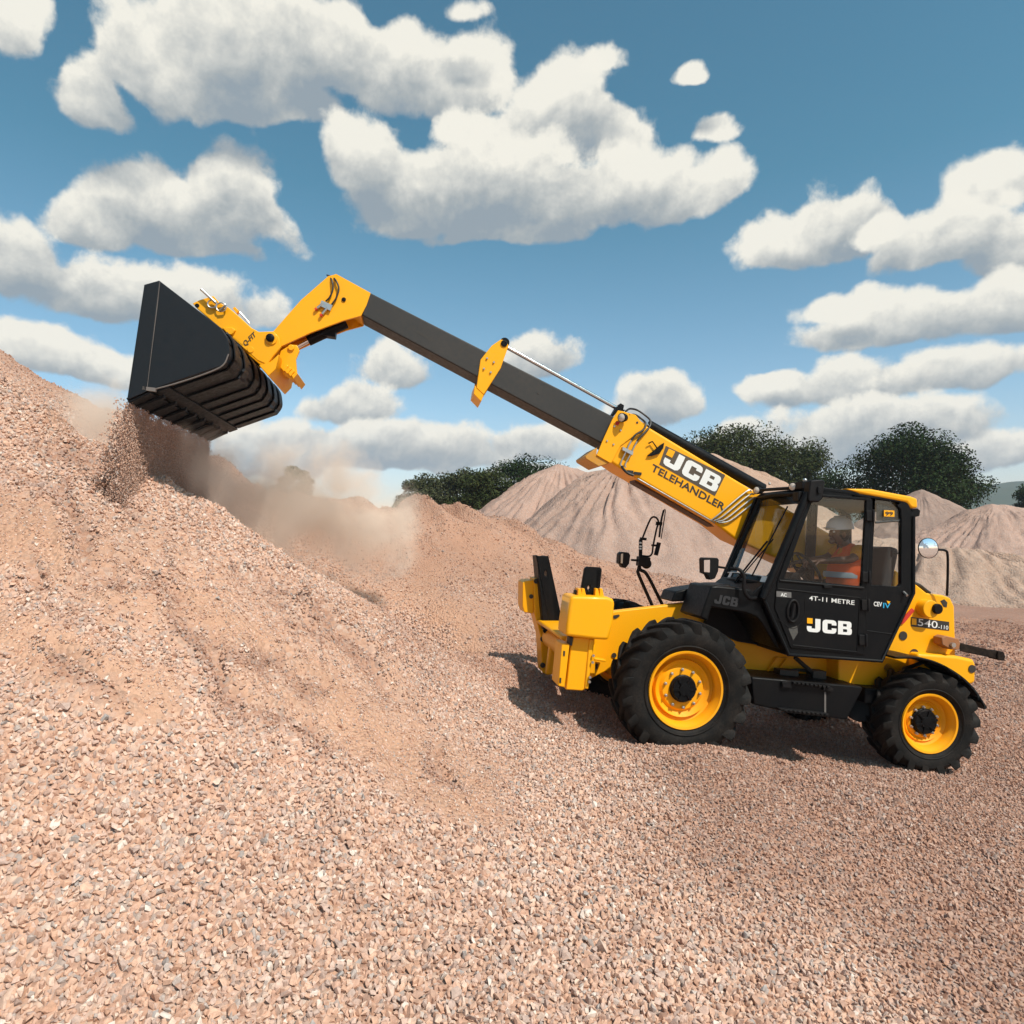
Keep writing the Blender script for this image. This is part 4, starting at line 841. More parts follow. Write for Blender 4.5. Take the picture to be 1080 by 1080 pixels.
STONE_COLS = [(0.0, (.69, .43, .31)), (.22, (.58, .35, .255)), (.40, (.66, .45, .36)), (.56, (.72, .51, .40)), (.70, (.53, .375, .31)), (.82, (.50, .40, .35)), (.87, (.63, .37, .255)), (.945, (.76, .62, .53)), (.985, (.42, .36, .33))]
def ramp(n, cols, interp='CONSTANT'):
    r = N(n, 'ShaderNodeValToRGB'); cr = r.color_ramp; cr.interpolation = interp
    while len(cr.elements) > 1: cr.elements.remove(cr.elements[-1])
    cr.elements[0].position = cols[0][0]; cr.elements[0].color = (*cols[0][1], 1)
    for p_, c_ in cols[1:]: e = cr.elements.new(p_); e.color = (*c_, 1)
    return r
TONE = (.58, .48, .45, 1)
def gravel_mat(name, cell=28, tint=(1, 1, 1), sand=True, bumpd=.02, streak=0.0, sandcol=(.74, .43, .285), finemix=0.0, rill=0.0):
    m, n, l = nt_new(name); b = n['Principled BSDF']; b.inputs['Roughness'].default_value = .9; b.inputs['Specular IOR Level'].default_value = .2
    geo = N(n, 'ShaderNodeNewGeometry'); pos = geo.outputs['Position']
    vo = N(n, 'ShaderNodeTexVoronoi', inp={'Scale': cell}); l.new(pos, vo.inputs['Vector'])
    sx = N(n, 'ShaderNodeSeparateColor'); l.new(vo.outputs['Color'], sx.inputs[0])
    r = ramp(n, STONE_COLS); l.new(sx.outputs[0], r.inputs[0])
    big = N(n, 'ShaderNodeTexNoise', inp={'Scale': .35, 'Detail': 7.0, 'Roughness': .6}); l.new(pos, big.inputs['Vector'])
    fine = N(n, 'ShaderNodeTexNoise', inp={'Scale': 60.0, 'Detail': 6.0, 'Roughness': .7}); l.new(pos, fine.inputs['Vector'])
    sc = N(n, 'ShaderNodeMix', data_type='RGBA', inp={6: (*sandcol, 1), 7: (*[c * .72 for c in sandcol], 1)}); l.new(fine.outputs[0], sc.inputs[0])
    mx = N(n, 'ShaderNodeMix', data_type='RGBA'); l.new(r.outputs[0], mx.inputs[6]); l.new(sc.outputs[2], mx.inputs[7])
    if sand:
        at = N(n, 'ShaderNodeAttribute', attribute_name='sand'); l.new(at.outputs['Fac'], mx.inputs[0])
    else: mx.inputs[0].default_value = finemix
    ta = N(n, 'ShaderNodeAttribute', attribute_name='tone'); tm = N(n, 'ShaderNodeMix', data_type='RGBA', blend_type='MULTIPLY', inp={7: TONE}); l.new(ta.outputs['Fac'], tm.inputs[0]); l.new(mx.outputs[2], tm.inputs[6])
    t = N(n, 'ShaderNodeMix', data_type='RGBA', blend_type='MULTIPLY', inp={0: 1.0, 7: (*tint, 1)}); l.new(tm.outputs[2], t.inputs[6])
    bm_ = N(n, 'ShaderNodeMapRange', inp={1: .3, 2: .7, 3: .82, 4: 1.12}); l.new(big.outputs[0], bm_.inputs[0])
    t2 = N(n, 'ShaderNodeMix', data_type='RGBA', blend_type='MULTIPLY', inp={0: 1.0}); l.new(t.outputs[2], t2.inputs[6])
    cc = N(n, 'ShaderNodeCombineColor'); [l.new(bm_.outputs[0], cc.inputs[i]) for i in range(3)]; l.new(cc.outputs[0], t2.inputs[7])
    l.new(t2.outputs[2], b.inputs['Base Color'])
    inv = N(n, 'ShaderNodeMath', operation='MULTIPLY_ADD', inp={1: -1.0, 2: 1.0}); l.new(vo.outputs['Distance'], inv.inputs[0])
    bp = N(n, 'ShaderNodeBump', inp={'Strength': 1.0, 'Distance': bumpd}); l.new(inv.outputs[0], bp.inputs['Height'])
    bp2 = N(n, 'ShaderNodeBump', inp={'Strength': .7, 'Distance': .006}); l.new(fine.outputs[0], bp2.inputs['Height']); l.new(bp.outputs[0], bp2.inputs['Normal'])
    l.new(bp2.outputs[0], b.inputs['Normal'])
    return m
SAND = sand_of(GXX, GYY, GZ)
midm = ss(10, 12.5, GYY) * (1 - ss(19, 24, GYY)) * (1 - ss(3, 6, GXX))
M_GR = gravel_mat('gravel_ground', 30, tint=(.93, .93, .93))
ground = grid_mesh('ground', GXX, GYY, GZ, M_GR, {'sand': np.clip(SAND + .12, 0, 1), 'tone': tone_of(GXX, GYY, GZ)})
tag(ground, 'slopes and floor of pinkish crushed stone with tan sand streaks', kind='structure')

# loose stones: real small rocks lying on the near slopes
stone_objs = []
scol = bpy.data.collections.new('stone_kinds')
ms, n, l = nt_new('crushed_stone'); b = n['Principled BSDF']; b.inputs['Roughness'].default_value = .85; b.inputs['Specular IOR Level'].default_value = .25
oi = N(n, 'ShaderNodeObjectInfo'); r = ramp(n, STONE_COLS); l.new(oi.outputs['Random'], r.inputs[0])
tc = N(n, 'ShaderNodeTexCoord'); no = N(n, 'ShaderNodeTexNoise', inp={'Scale': 2.2, 'Detail': 5.0}); l.new(tc.outputs['Object'], no.inputs[0])
mr = N(n, 'ShaderNodeMapRange', inp={1: .3, 2: .7, 3: .78, 4: 1.12}); l.new(no.outputs[0], mr.inputs[0])
cc = N(n, 'ShaderNodeCombineColor'); [l.new(mr.outputs[0], cc.inputs[i]) for i in range(3)]
mm_ = N(n, 'ShaderNodeMix', data_type='RGBA', blend_type='MULTIPLY', inp={0: 1.0}); l.new(r.outputs[0], mm_.inputs[6]); l.new(cc.outputs[0], mm_.inputs[7])
ta = N(n, 'ShaderNodeAttribute', attribute_name='tone', attribute_type='INSTANCER'); tm = N(n, 'ShaderNodeMix', data_type='RGBA', blend_type='MULTIPLY', inp={7: TONE}); l.new(ta.outputs['Fac'], tm.inputs[0]); l.new(mm_.outputs[2], tm.inputs[6]); l.new(tm.outputs[2], b.inputs['Base Color'])
M_STONE = ms
for k in range(8):
    bm = bmesh.new(); rr = random.Random(k + 40)
    pts = []
    for i in range(11):
        v_ = Vector((rr.gauss(0, 1), rr.gauss(0, 1), rr.gauss(0, 1))).normalized(); v_ = Vector((v_.x * rr.uniform(.85, 1.1), v_.y * rr.uniform(.65, .95), v_.z * rr.uniform(.45, .75))); pts.append(v_)
    for p_ in pts: bm.verts.new(p_)
    bmesh.ops.convex_hull(bm, input=bm.verts)
    bmesh.ops.delete(bm, geom=[v for v in bm.verts if not v.link_faces], context='VERTS')
    me = bpy.data.meshes.new('stone'); bm.to_mesh(me); bm.free(); me.materials.append(ms)
    o = bpy.data.objects.new('stone_kind', me); scol.objects.link(o); stone_objs.append(o)
gn = bpy.data.node_groups.new('scatter_stones', 'GeometryNodeTree')
gn.interface.new_socket('Geometry', in_out='INPUT', socket_type='NodeSocketGeometry'); gn.interface.new_socket('Geometry', in_out='OUTPUT', socket_type='NodeSocketGeometry')
gi = gn.nodes.new('NodeGroupInput'); go = gn.nodes.new('NodeGroupOutput'); iop = gn.nodes.new('GeometryNodeInstanceOnPoints'); ci = gn.nodes.new('GeometryNodeCollectionInfo')
ci.inputs['Collection'].default_value = scol; ci.inputs['Separate Children'].default_value = True; ci.inputs['Reset Children'].default_value = True
iop.inputs['Pick Instance'].default_value = True
def na(name, t): q = gn.nodes.new('GeometryNodeInputNamedAttribute'); q.data_type = t; q.inputs[0].default_value = name; return q.outputs[0]
gl = gn.links; gl.new(gi.outputs[0], iop.inputs['Points']); gl.new(ci.outputs[0], iop.inputs['Instance']); gl.new(na('sidx', 'INT'), iop.inputs['Instance Index'])
er = gn.nodes.new('FunctionNodeEulerToRotation'); gl.new(na('srot', 'FLOAT_VECTOR'), er.inputs[0]); gl.new(er.outputs[0], iop.inputs['Rotation']); gl.new(na('sscl', 'FLOAT_VECTOR'), iop.inputs['Scale']); gl.new(iop.outputs[0], go.inputs[0])
def scatter(name, co, size, label, tone=None):
    n = len(co); me = bpy.data.meshes.new(name); me.vertices.add(n); me.vertices.foreach_set('co', co.astype(np.float32).ravel())
    a = me.attributes.new('sidx', 'INT', 'POINT'); a.data.foreach_set('value', rng.integers(0, 8, n).astype(np.int32))
    a = me.attributes.new('srot', 'FLOAT_VECTOR', 'POINT'); a.data.foreach_set('vector', (rng.random((n, 3)) * 6.283).astype(np.float32).ravel())
    a = me.attributes.new('sscl', 'FLOAT_VECTOR', 'POINT'); a.data.foreach_set('vector', (size[:, None] * rng.uniform(.8, 1.2, (n, 3))).astype(np.float32).ravel())
    a = me.attributes.new('tone', 'FLOAT', 'POINT'); a.data.foreach_set('value', (tone_of(co[:, 0], co[:, 1], co[:, 2]) if tone is None else np.full(n, tone)).astype(np.float32))
    o = bpy.data.objects.new(name, me); COL.objects.link(o); md = o.modifiers.new('scatter', 'NODES'); md.node_group = gn
    tag(o, label, 'gravel', kind='stuff'); return o
def band(y0, y1, sp, r0):
    ys = np.arange(y0, y1, sp); P_ = []
    for y in ys:
        xs = np.arange(-.80 * y - 1.0, .80 * y + 1.0, sp); P_.append(np.stack([xs, np.full(len(xs), y)], -1))
    P_ = np.concatenate(P_); P_ += rng.uniform(-.5, .5, P_.shape) * sp
    e = .03; z = hgt(P_[:, 0], P_[:, 1]); zx = hgt(P_[:, 0] + e, P_[:, 1]); zy = hgt(P_[:, 0], P_[:, 1] + e)
    area = np.sqrt(1 + ((zx - z) / e) ** 2 + ((zy - z) / e) ** 2)
    sd = sand_of(P_[:, 0], P_[:, 1], z)
    keep = rng.random(len(P_)) > sd * .93
    # steeper ground needs more stones
    extra = rng.random(len(P_)) < np.clip(area - 1, 0, 1); P2 = np.concatenate([P_[keep], P_[keep & extra] + rng.uniform(-.5, .5, P_[keep & extra].shape) * sp]); sdd = np.concatenate([sd[keep], sd[keep & extra]])
    z2 = hgt(P2[:, 0], P2[:, 1]); s_ = r0 * np.exp(rng.normal(0, .22, len(P2))) * (1 - .45 * sdd)
    s_ *= (1 - .35 * tone_of(P2[:, 0], P2[:, 1], z2)) * (1 + .22 * fbm(P2[:, 0] * 1.1, P2[:, 1] * 1.1, 3, 61))
    return np.column_stack([P2, z2 + s_ * rng.uniform(.0, .75, len(P2))]), s_
BANDS = [band(1.7, 3.4, .0225, .0178), band(3.4, 5.2, .0225, .0172), band(5.2, 8, .0235, .0168), band(8, 11.5, .036, .0225), band(11.5, 17, .06, .03)]
def grit():
    sp = .0135; ys = np.arange(2.6, 8.2, sp); P_ = np.concatenate([np.stack([x_ := np.arange(-.80 * y - .8, min(.35 * y, 1.2), sp), np.full(len(x_), y)], -1) for y in ys]); P_ += rng.uniform(-.5, .5, P_.shape) * sp
    z = hgt0(P_[:, 0], P_[:, 1]); sd = sand_of(P_[:, 0], P_[:, 1], z); k = rng.random(len(P_)) < np.clip(sd * 1.1 - .05, 0, .62); P_ = P_[k]; z = hgt(P_[:, 0], P_[:, 1])
    s_ = .0062 * np.exp(rng.normal(0, .4, len(P_))); return np.column_stack([P_, z + s_ * .2]), s_
BANDS.append(grit())
sco = np.concatenate([b_[0] for b_ in BANDS]); ssz = np.concatenate([b_[1] for b_ in BANDS])
print('stones', len(sco))
scatter('gravel', sco, ssz, 'loose pinkish tan and grey crushed stones covering the near slope and ground')

# ------------------------------------------------------------------ far stockpiles
def pile(name, u, v, d, hgtm, slope, ridge, label, tint, seed, rill=.25, res=(260, 150), group='gravel stockpiles in the distance', skew=0):
    """crest at picture point u,v at distance d; ridge: (dx,dy,dz) vector of the crest line"""
    p0 = atY(u, v, d); rd = np.array(ridge, float); L = math.hypot(rd[0], rd[1]) + 1e-6
    Rb = hgtm / math.tan(R_(slope)); nt, nr = res
    th = np.linspace(0, 2 * math.pi, nt); s = np.linspace(0, 1, nr) ** .8
    TH, SS = np.meshgrid(th, s)
    # stadium: points around the ridge segment
    ux, uy = rd[0] / L, rd[1] / L
    cx_ = np.clip(np.cos(TH) * 1.6, -1, 1) * .5 + .5
    bx = cx_ * L; al = SS * Rb * np.cos(TH); ac = SS * Rb * np.sin(TH)
    X = p0[0] + ux * (bx + al) - uy * ac; Y = p0[1] + uy * (bx + al) + ux * ac
    dist = SS * Rb
    wob = 1 + .10 * fbm(np.cos(TH) * 1.5 + seed, np.sin(TH) * 1.5, 3, seed)
    crest = p0[2] + rd[2] * cx_
    base = -.55
    z = crest - (crest - base) * np.clip((np.sqrt(SS ** 2 + .0016) - .04), 0, 1) * wob
    rl = 1 - np.abs(fbm(TH * 13 + .35 * np.sin(SS * 7 + TH * 3) + fbm(X * .4, Y * .4, 3, seed + 2) * .6, SS * 1.1 + seed, 4, seed + 3)) * 2
    am = ss(.03, .25, SS) * (1 - .5 * ss(.6, 1, SS))
    z = z + rill * am * rl * 1.3 + .32 * fbm(X * .33, Y * .33, 4, seed + 9) + .10 * (1 - np.abs(fbm(X * 1.1, Y * 1.1, 4, seed + 10)) * 2)
    rz = fbm(TH * 30 + SS * 3, SS * 5, 3, seed + 13); z = z + rill * .28 * am * rz
    z = z - ss(.93, 1, SS) * .6
    m = gravel_mat('pile_' + name, 16, tint=tint, sand=False, bumpd=.03, finemix=.72, sandcol=(.46, .35, .29))
    o = grid_mesh('gravel_pile', X, Y, z, m); return tag(o, label, 'gravel pile', group)
pile('a', 590, 490, 40, 7.2, 37, (.9, .5, -.2), 'steep pinkish grey gravel pile with pointed top beside the leftmost trees', (1.0, .90, .88), 3, .22)
pile('b', 656, 489, 34, 6.5, 36, (3.0, 1.5, .3), 'broad grey rilled gravel pile directly beneath the raised yellow boom', (.92, .85, .84), 5, .30)
pile('c', 752, 478, 46, 8.5, 35, (1.0, 1.0, -.3), 'tall pale pink gravel pile peeking above the boom in front of the bushy trees', (1.0, .9, .82), 8, .25)
pile('d', 972, 518, 50, 6.0, 33, (.3, .5, 0), 'smooth rounded grey gravel pile just behind the cab roof', (.72, .68, .68), 13, .08)
pile('e', 1048, 534, 36, 4.4, 31, (2.6, 0, -.3), 'long low pinkish gravel pile behind the round rear mirror', (.96, .88, .87), 17, .20)
pile('f', 940, 572, 30, 2.7, 24, (2.2, -2, -.4), 'low slumped sandy heap at the foot of the rearmost piles', (.98, .92, .86), 23, .22)

# ------------------------------------------------------------------ trees
def leaf_mat(name, c1, c2):
    m, n, l = nt_new(name); b = n['Principled BSDF']; b.inputs['Roughness'].default_value = .6; b.inputs['Specular IOR Level'].default_value = .08
    geo = N(n, 'ShaderNodeNewGeometry'); r = ramp(n, [(0, c1), (1, c2)], 'LINEAR'); l.new(geo.outputs['Random Per Island'], r.inputs[0]); l.new(r.outputs[0], b.inputs['Base Color'])
    return m
M_BARK = paint('bark', (.09, .065, .045), .9, dirt=.3)
ML = [leaf_mat('leaves_olive', (.022, .032, .008), (.06, .07, .02)), leaf_mat('leaves_dark', (.010, .022, .006), (.03, .05, .013)), leaf_mat('leaves_grey', (.035, .045, .02), (.085, .085, .04))]
def tree(u, vtop, d, wpx, label, group, mat, seed, trunk_h=.25, flat=.6, nclump=70, leaf=.22, per=420):
    r = np.random.default_rng(seed); top = atY(u, vtop, d); z0 = -.4; Ht = top[2] - z0; Wd = wpx / F * d / 2
    root = empty('tree', Matrix.Translation((top[0], top[1], z0))); tag(root, label, 'tree', group); OFF[root.name] = Vector((0, 0, 0))
    ch = Ht * (1 - trunk_h); cz = z0 + Ht * trunk_h + ch * .5
    # clump centres on and in an uneven dome
    cl = []
    while len(cl) < nclump:
        q = r.normal(size=3); q /= np.linalg.norm(q); rad = r.uniform(.35, 1) ** .45
        lob = 1 + .28 * math.sin(3 * math.atan2(q[1], q[0]) + seed) * (1 - abs(q[2])) + .15 * r.normal()
        p = q * rad * np.array([Wd * .84 * lob, Wd * .84 * lob, ch * .46 * (1 if q[2] > 0 else flat + .3)])
        cl.append(p + np.array([0, 0, ch * .02]))
    cl = np.array(cl); cs = r.uniform(.20, .36, nclump) * Wd
    mb = MB()
    tr = bez([(0, 0, 0), (Wd * .03, 0, Ht * trunk_h), (0, Wd * .03, Ht * .55), (0, 0, Ht * .8)], 5); mb.tube(tr, Wd * .07, 10, r1=Wd * .02)
    off = Vector((0, 0, cz - z0))
    for k in range(0, nclump, 2):
        e = Vector(cl[k]) + off; s_ = Vector((0, 0, Ht * r.uniform(trunk_h, .6))); mid = s_.lerp(e, .5) + Vector((0, 0, -.06 * Ht)); mb.tube(bez([s_, mid, e], 3), Wd * .022, 6, r1=Wd * .006)
    mb.build('trunk', M_BARK, root)
    n = nclump * per; ci_ = np.repeat(np.arange(nclump), per)
    q = r.normal(size=(n, 3)); q /= np.linalg.norm(q, axis=1)[:, None]; q *= (r.random(n) ** .42)[:, None]
    c = cl[ci_] + q * cs[ci_][:, None] * np.array([1.15, 1.15, .8]); c[:, 2] += cz - z0
    ln = leaf * r.uniform(.5, 1.2, n)
    nrm = q * .8 + r.normal(size=(n, 3)) * .7 + np.array([0, 0, .5]); nrm /= np.linalg.norm(nrm, axis=1)[:, None]
    t = np.cross(nrm, r.normal(size=(n, 3))); t /= np.linalg.norm(t, axis=1)[:, None]; bt = np.cross(nrm, t)
    V = np.stack([c + t * ln[:, None] * .6, c + bt * ln[:, None] * .33, c - t * ln[:, None] * .6, c - bt * ln[:, None] * .33], 1).reshape(-1, 3)
    me = bpy.data.meshes.new('crown'); me.vertices.add(4 * n); me.vertices.foreach_set('co', V.astype(np.float32).ravel()); me.loops.add(4 * n); me.loops.foreach_set('vertex_index', np.arange(4 * n, dtype=np.int32))
    me.polygons.add(n); me.polygons.foreach_set('loop_start', np.arange(n, dtype=np.int32) * 4); me.polygons.foreach_set('loop_total', np.full(n, 4, np.int32)); me.update(); me.materials.append(mat)
    o = bpy.data.objects.new('crown', me); COL.objects.link(o); o.parent = root; return root
GA = 'trees behind the middle gravel mound'; GB = 'tall trees behind the cab'
tree(448, 504, 62, 74, 'low bushy tree at the left end of the tree group behind the middle mound', GA, ML[2], 1, .1, leaf=.22)
tree(482, 494, 64, 80, 'grey green loose tree second from the left behind the middle mound', GA, ML[2], 2, .1)
tree(516, 491, 60, 80, 'tree with leafy spires third from the left behind the middle mound', GA, ML[0], 3, .1)
tree(556, 485, 66, 112, 'dense green tree touching the pointed grey gravel pile', GA, ML[1], 4, .1, nclump=80)
tree(772, 444, 70, 132, 'tall olive tree rising right above the lettered boom', GB, ML[0], 5, .1, nclump=110, leaf=.26)
tree(832, 466, 72, 104, 'olive tree with drooping right side above the cab roof', GB, ML[0], 6, .12, nclump=90, leaf=.26)
tree(716, 462, 76, 60, 'small tree crown partly hidden behind the extension cylinder', GB, ML[0], 10, .1, leaf=.26)
tree(964, 452, 62, 134, 'dark round topped tree standing alone right of the cab', GB, ML[1], 7, .12, nclump=130, leaf=.24, flat=.7)
tree(1098, 505, 80, 60, 'dark tree cut by the right edge of the view', GB, ML[1], 8, .05, leaf=.26)
tree(310, 487, 75, 46, 'small distant tree showing through the drifting dust', GA, ML[2], 9, .1)
# far wooded hill
hx = np.linspace(-900, 1500, 160); hy = np.linspace(700, 1500, 50); HX, HY = np.meshgrid(hx, hy)
HZ = -2 + (84 * np.exp(-((HX - 820) / 330) ** 2) + 24 * np.exp(-((HX - 300) / 300) ** 2) + 8 * fbm(HX / 90, HY / 90, 4, 3)) * np.sin(np.clip((HY - 700) / 800, 0, 1) * math.pi)
mh = paint('wooded_hill', (.03, .05, .02), .95, dirt=.4, dirtcol=(.06, .08, .03), scale=.02)
tag(grid_mesh('hill', HX, HY, HZ, mh), 'far bluish wooded hill', kind='structure')
# low bushes along the horizon line
def wood():
    r = np.random.default_rng(5); n = 26000; x = r.uniform(-160, 190, n); y = 120 + r.uniform(0, 30, n) ; hh = 3.0 + 1.6 * fbm(x * .09, y * .02, 4, 2)
    c = np.stack([x, y, r.random(n) ** .6 * hh - .3], -1); nr = r.normal(size=(n, 3)); nr /= np.linalg.norm(nr, axis=1)[:, None]; t = np.cross(nr, r.normal(size=(n, 3))); t /= np.linalg.norm(t, axis=1)[:, None]; bt = np.cross(nr, t); ln = .55 * r.uniform(.5, 1.2, n)[:, None]
    V = np.stack([c + t * ln, c + bt * ln * .6, c - t * ln, c - bt * ln * .6], 1).reshape(-1, 3)
    me = bpy.data.meshes.new('far_bushes'); me.from_pydata(V.tolist(), [], np.arange(4 * n).reshape(-1, 4).tolist()); me.materials.append(ML[1]); o = bpy.data.objects.new('far_bushes', me); COL.objects.link(o); tag(o, 'dark belt of scrub along the horizon', 'bushes', kind='stuff')
wood()

# ------------------------------------------------------------------ driver
def skin(nodes, edges, name, mat, parent=None, lvl=2, extra=None):
    me = bpy.data.meshes.new(name); ks = list(nodes); ix = {k: i for i, k in enumerate(ks)}
    me.from_pydata([tuple(Vector(nodes[k][0]) - parent_off(parent)) for k in ks], [(ix[a], ix[b]) for a, b in edges], [])
    o = bpy.data.objects.new(name, me); COL.objects.link(o)
    bm = bmesh.new(); bm.from_mesh(me); sl_ = bm.verts.layers.skin.verify(); bm.verts.ensure_lookup_table()
    for k, i in ix.items():
        rr = nodes[k][1]; bm.verts[i][sl_].radius = (rr, rr) if not isinstance(rr, tuple) else rr
        bm.verts[i][sl_].use_root = (i == 0)
    bm.to_mesh(me); bm.free(); o.modifiers.new('skin', 'SKIN')
    sb = o.modifiers.new('sub', 'SUBSURF'); sb.levels = lvl; sb.render_levels = lvl
    dg = bpy.context.evaluated_depsgraph_get(); m2 = bpy.data.meshes.new_from_object(o.evaluated_get(dg)); bpy.data.objects.remove(o); m2.name = name
    if extra:
        bm = bmesh.new(); bm.from_mesh(m2)
        tmp = bpy.data.meshes.new('x'); b0 = parent_off(parent); tmp.from_pydata([(p_[0] - b0.x, p_[1] - b0.y, p_[2] - b0.z) for p_ in extra.v], [], extra.f); bm.from_mesh(tmp); bm.to_mesh(m2); bm.free()
    for p_ in m2.polygons: p_.use_smooth = True
    m2.materials.clear(); m2.materials.append(mat); o = bpy.data.objects.new(name, m2); COL.objects.link(o)
    if parent: o.parent = parent
    return o
YD = .60
hip = U(6, 450, 700, YD); PER = empty('person', TM @ Matrix.Translation(hip - base)); OFF['person'] = hip
tag(PER, 'driver in white helmet and orange vest leaning to the steering wheel inside the cab', 'person')
D = Vector
che = U(6, 455, 505, YD); neck_ = U(6, 448, 415, YD); hd_ = U(6, 420, 352, YD); spi = U(6, 432, 600, YD)
def hand(nd, ed, w, fwd, side, tag_):
    pal = w + fwd * .075; nd[tag_ + 'pm'] = (pal, (.032, .018)); ed.append((tag_ + 'w', tag_ + 'pm'))
    for i, L_ in enumerate((.062, .075, .07, .055)):
        s0 = pal + Vector((0, side * (.03 - .02 * i), 0)) + fwd * .02
        k = [s0, s0 + fwd * L_ * .5 + Vector((0, 0, -.006)), s0 + fwd * L_ * .75 + Vector((0, 0, -.03)), s0 + fwd * L_ * .6 + Vector((0, 0, -.055))]
        pr_ = tag_ + 'pm'
        for j, q in enumerate(k): nd[tag_ + 'f%d%d' % (i, j)] = (q, .0095 - .001 * j); ed.append((pr_, tag_ + 'f%d%d' % (i, j))); pr_ = tag_ + 'f%d%d' % (i, j)
    t0 = w + fwd * .03 + Vector((0, side * .035, -.01)); nd[tag_ + 't0'] = (t0, .012); nd[tag_ + 't1'] = (t0 + fwd * .03 + Vector((0, side * .012, -.025)), .0105); nd[tag_ + 't2'] = (t0 + fwd * .05 + Vector((0, 0, -.045)), .009)
    ed += [(tag_ + 'w', tag_ + 't0'), (tag_ + 't0', tag_ + 't1'), (tag_ + 't1', tag_ + 't2')]
nd = {'pel': (hip, .13), 'spi': (spi, .12), 'che': (che, .13), 'nb': (neck_ + D((-.02, 0, -.03)), .06), 'nk': (neck_, .052), 'hb': (hd_ + D((0, 0, -.05)), .07)}
ed = [('pel', 'spi'), ('spi', 'che'), ('che', 'nb'), ('nb', 'nk'), ('nk', 'hb')]
for s_, tg in ((1, 'L'), (-1, 'R')):
    sh = U(6, 478, 438, YD) + D((0, s_ * .17, 0)); el = U(6, 415, 478, YD) + D((0, s_ * .21, -.02)); wr = U(6, 268, 498, YD) + D((-.0, s_ * .15, 0)) if s_ > 0 else U(6, 262, 505, YD) + D((0, s_ * .15, 0))
    nd[tg + 'sh'] = (sh, .062); nd[tg + 'el'] = (el, .042); nd[tg + 'fa'] = (el.lerp(wr, .35), .04); nd[tg + 'w'] = (wr, .026)
    ed += [('che', tg + 'sh'), (tg + 'sh', tg + 'el'), (tg + 'el', tg + 'fa'), (tg + 'fa', tg + 'w')]
    hand(nd, ed, wr, (wr - el).normalized(), s_, tg)
    hp = hip + D((.04, s_ * .09, -.02)); kn = hip + D((.44, s_ * .13, .03)); an = hip + D((.52, s_ * .13, -.38)); to = an + D((.15, 0, -.03))
    for k, v_, r__ in (('hp', hp, .085), ('kn', kn, .06), ('cf', kn.lerp(an, .35), .055), ('an', an, .04), ('to', to, .03)): nd[tg + k] = (v_, r__)
    ed += [('pel', tg + 'hp'), (tg + 'hp', tg + 'kn'), (tg + 'kn', tg + 'cf'), (tg + 'cf', tg + 'an'), (tg + 'an', tg + 'to')]
hm = MB(); hm.ball(hd_, .1, 12, (1.0, .78, 1.22)); hm.ball(hd_ + D((.098, 0, -.03)), .022, 8, (1, .7, 1.3)); hm.ball(hd_ + D((.08, 0, -.10)), .035, 8, (1, 1, .7)); hm.ball(hd_ + D((.0, .078, -.02)), .028, 8, (.8, .35, 1.2)); hm.ball(hd_ + D((.0, -.078, -.02)), .028, 8, (.8, .35, 1.2)); hm.ball(hd_ + D((.088, 0, -.072)), .024, 8, (.6, 1.1, .35))
body = skin(nd, ed, 'body', M_SKIN, PER, 2, hm)
e_ = MB(); e_.ball(hd_ + D((.084, .034, .0)), .013, 8); e_.ball(hd_ + D((.084, -.034, .0)), .013, 8); e_.build('eyes', M_WH, body)
e_ = MB(); e_.ball(hd_ + D((-.012, 0, .0)), .105, 10, (.95, .82, 1.05)); e_.build('hair', M_HAIR, body)
e_ = MB(); hc = hd_ + D((.0, 0, .035)); pr_ = [(.135, 0), (.132, .03), (.118, .075), (.085, .11), (.045, .13), (.004, .136)]
e_.lathe([(.137, -.004)] + pr_, hc, 32, axis='z', rot=Matrix.Rotation(R_(8), 3, 'Y')); e_.ball(hc + D((.10, 0, -.002)), .075, 12, (1, 1.25, .10)); e_.tube([hc + D((-.05, 0, .13)), hc + D((.07, 0, .122))], .012, 8); e_.build('helmet', M_HAT, PER)
def sub(keys): return {k: nd[k] for k in keys}
sn = {'che': (che, .145), 'spi': (spi, .135), 'pel': (hip + D((0, 0, .03)), .14), 'nb': (neck_ + D((-.02, 0, -.05)), .07)}
se_ = [('che', 'spi'), ('spi', 'pel'), ('che', 'nb')]
vn_ = dict(sn)
for tg in 'LR':
    sn[tg + 'a'] = (nd[tg + 'sh'][0], .076); sn[tg + 'b'] = (nd[tg + 'sh'][0].lerp(nd[tg + 'el'][0], .8), .062); se_ += [('che', tg + 'a'), (tg + 'a', tg + 'b')]
skin(sn, se_, 'shirt', M_SHIRT, PER)
vv = {'che': (che, .172), 'spi': (spi, .182), 'pel': (hip + D((0, 0, .03)), .175), 'nb': (neck_ + D((-.03, 0, -.07)), .085), 'La': (nd['Lsh'][0] + D((0, -.05, .015)), .075), 'Ra': (nd['Rsh'][0] + D((0, .05, .015)), .075)}
vest = skin(vv, [('che', 'spi'), ('spi', 'pel'), ('che', 'nb'), ('che', 'La'), ('che', 'Ra')], 'vest', M_VEST, PER)
mb = MB()
ax = (che - hip).normalized()
def loop(c, rr, h):
    rot = Vector((0, 1, 0)).rotation_difference(ax).to_matrix(); mb.lathe([(rr, -h), (rr + .004, 0), (rr, h)], c, 28, rot=rot)
mb2 = MB(); rot = Vector((0, 1, 0)).rotation_difference(ax).to_matrix(); mb2.lathe([(.178, -.028), (.182, 0), (.178, .028)], spi + ax * .06, 30, rot=rot); mb2.build('reflective_band', M_BAND, vest)
tn = {'pel': (hip, .145)}; te = []
